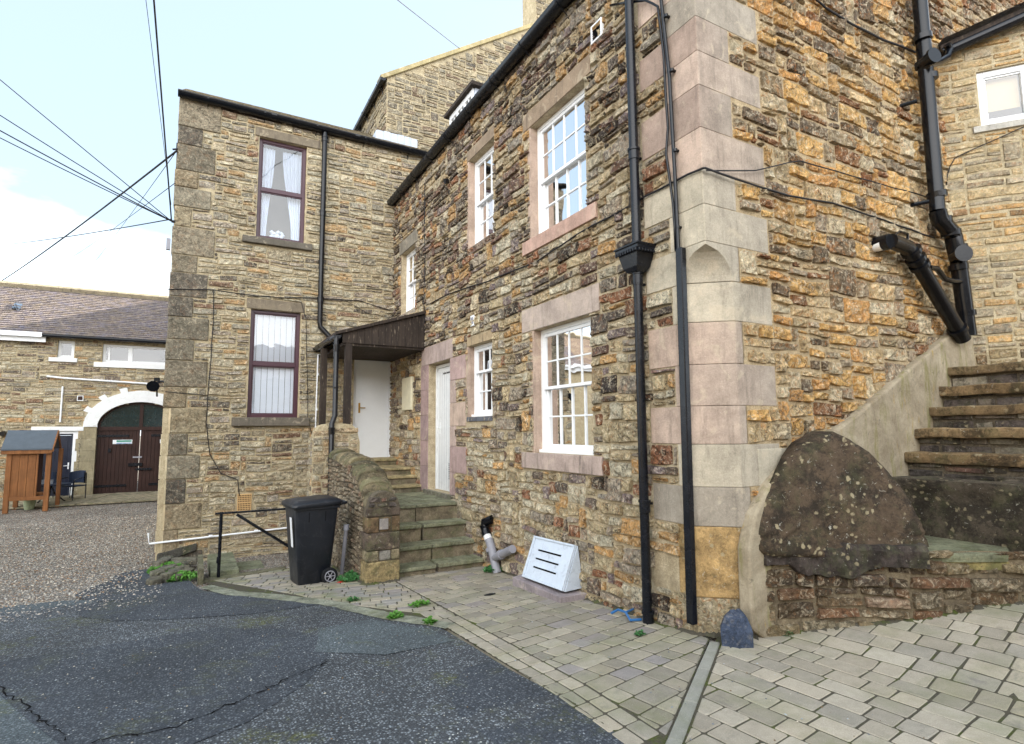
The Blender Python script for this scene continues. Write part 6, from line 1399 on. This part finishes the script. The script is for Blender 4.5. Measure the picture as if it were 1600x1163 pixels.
# ------------------------------------------------------------------ moss and dirt where walls meet the ground, loose grit
def fringe(pts, w, mat='joint', name='moss_fringe', n=26, h=.02):
    mb = MB(); V = []
    for a, b in zip(pts, pts[1:]):
        a, b = np.array(a, float), np.array(b, float); t = (b-a)/np.linalg.norm(b-a); nrm = np.array([-t[1], t[0]])
        for k in range(n+1):
            p = a+(b-a)*k/n; ww = w*random.uniform(.35, 1.5)
            V += [(*(p+nrm*.01), gz(*p)+h+random.uniform(0, h)), (*(p-nrm*ww*.5), gz(*(p-nrm*ww*.5))+h*.6+.004), (*(p-nrm*ww), gz(*(p-nrm*ww))+.004)]
    m = len(V)//3; mb.add(V, [(3*i+k, 3*i+k+1, 3*i+k+4, 3*i+k+3) for i in range(m-1) for k in range(2)], 0); o = mb.build(name, mat, smooth='all'); o['kind'] = 'stuff'; o['label'] = 'dirt and moss along the foot of the walls'; o['category'] = 'moss'
fringe([(XA, 4.8), (XA, 3.36), (3.82, 3.02)][::-1], -.05); fringe([(XA, 7.08), (XA, 5.85)], .04)
fringe([(p[0], p[1]) for p in PL[:5]], .06) ; fringe([(1.84, 9.), (1.84, 6.92), (2.26, 6.92)][::-1], -.05)
fringe([(1.99, 2.5), (1.95, 3.6), (1.95, 4.7), (1.62, 5.45), (1.3, 6.2), (.86, 6.93), (.44, 7.57)][::-1], -.035, h=.006, n=40)
def grit(name, n, area_, cols, rmin, rmax, label):
    mb = MB()
    for _ in range(n):
        x, y = random.uniform(*area_[:2]), random.uniform(*area_[2:])
        if y > 2 and x > 1.9 and name == 'loose_grit' and random.random() < .6: continue
        r = random.uniform(rmin, rmax); a = random.random()*6; z = gz(x, y)+.012; e = random.uniform(.6, 1.4)
        P_ = [(x+r*e*math.cos(a+k*1.57), y+r/e*math.sin(a+k*1.57), z) for k in range(4)]
        mb.add(P_+[(x, y, z+r*.7)], [(0, 1, 4), (1, 2, 4), (2, 3, 4), (3, 0, 4)], 0, jit(lin(random.choice(cols)), .2))
    o = mb.build(name, 'rock2'); o['kind'] = 'stuff'; o['label'] = label; o['category'] = 'grit'
bq = NB('grit stone'); bq.col(bq.attr()); bq.rough(.9, .2); M['rock2'] = bq.m
grit('loose_grit', 2600, (-5, 3.4, 1.6, 8.6), [(150, 156, 160), (120, 124, 128), (90, 96, 104), (176, 170, 156), (110, 92, 70)], .003, .008, 'loose grit scattered over the asphalt and setts')
grit('gravel_stones', 12000, (-6, -.6, 8.6, 17), [(186, 178, 166), (150, 146, 140), (120, 116, 112), (204, 196, 180), (160, 130, 100)], .006, .015, 'loose gravel stones in the passage')
grit('edge_gravel', 900, (-3.0, -.3, 7.6, 9.4), [(186, 178, 166), (150, 146, 140), (120, 116, 112)], .006, .014, 'gravel strewn on the asphalt edge')

# ------------------------------------------------------------------ unseen houses added around the viewpoint to block low sky light
for (nm, a, b, lab) in (('opposite_shade_house', (-22, -14, -1), (-11, 9, 6.2), 'unseen stone house added across the yard to block low western sky'), ('street_shade_house', (-10, -16, -1), (14, -9, 4.4), 'unseen stone house added behind the viewpoint to block low sky')):
    oh = thing(nm, lab, 'house', ((a[0]+b[0])/2, (a[1]+b[1])/2, 0)); mb = MB(); mb.box(a, b, 0, lin((160, 146, 120))); mb.build('wall', 'rubB', oh)
    mb = MB(); lx = b[0]-a[0] < b[1]-a[1]
    if lx: m_ = (a[0]+b[0])/2; mb.prism([(a[0]-.3, a[1], 6.2), (b[0]+.3, a[1], 6.2), (m_, a[1], 8.6)], (0, b[1]-a[1], 0), 0, lin((96, 96, 106)))
    else: m_ = (a[1]+b[1])/2; mb.prism([(a[0], a[1]-.3, 4.4), (a[0], b[1]+.3, 4.4), (a[0], m_, 6.6)], (b[0]-a[0], 0, 0), 0, lin((96, 96, 106)))
    mb.build('roof', 'slate', oh)
    for k in range(5):
        mb = MB()
        if lx: y = a[1]+2.5+k*4.4; mb.box((b[0]+.01, y, 3.4), (b[0]+.04, y+1, 5.)); 
        else: x = a[0]+2.5+k*4.6; mb.box((x, b[1]+.01, 1.4), (x+1, b[1]+.04, 3.))
        mb.build('window', 'white', oh)
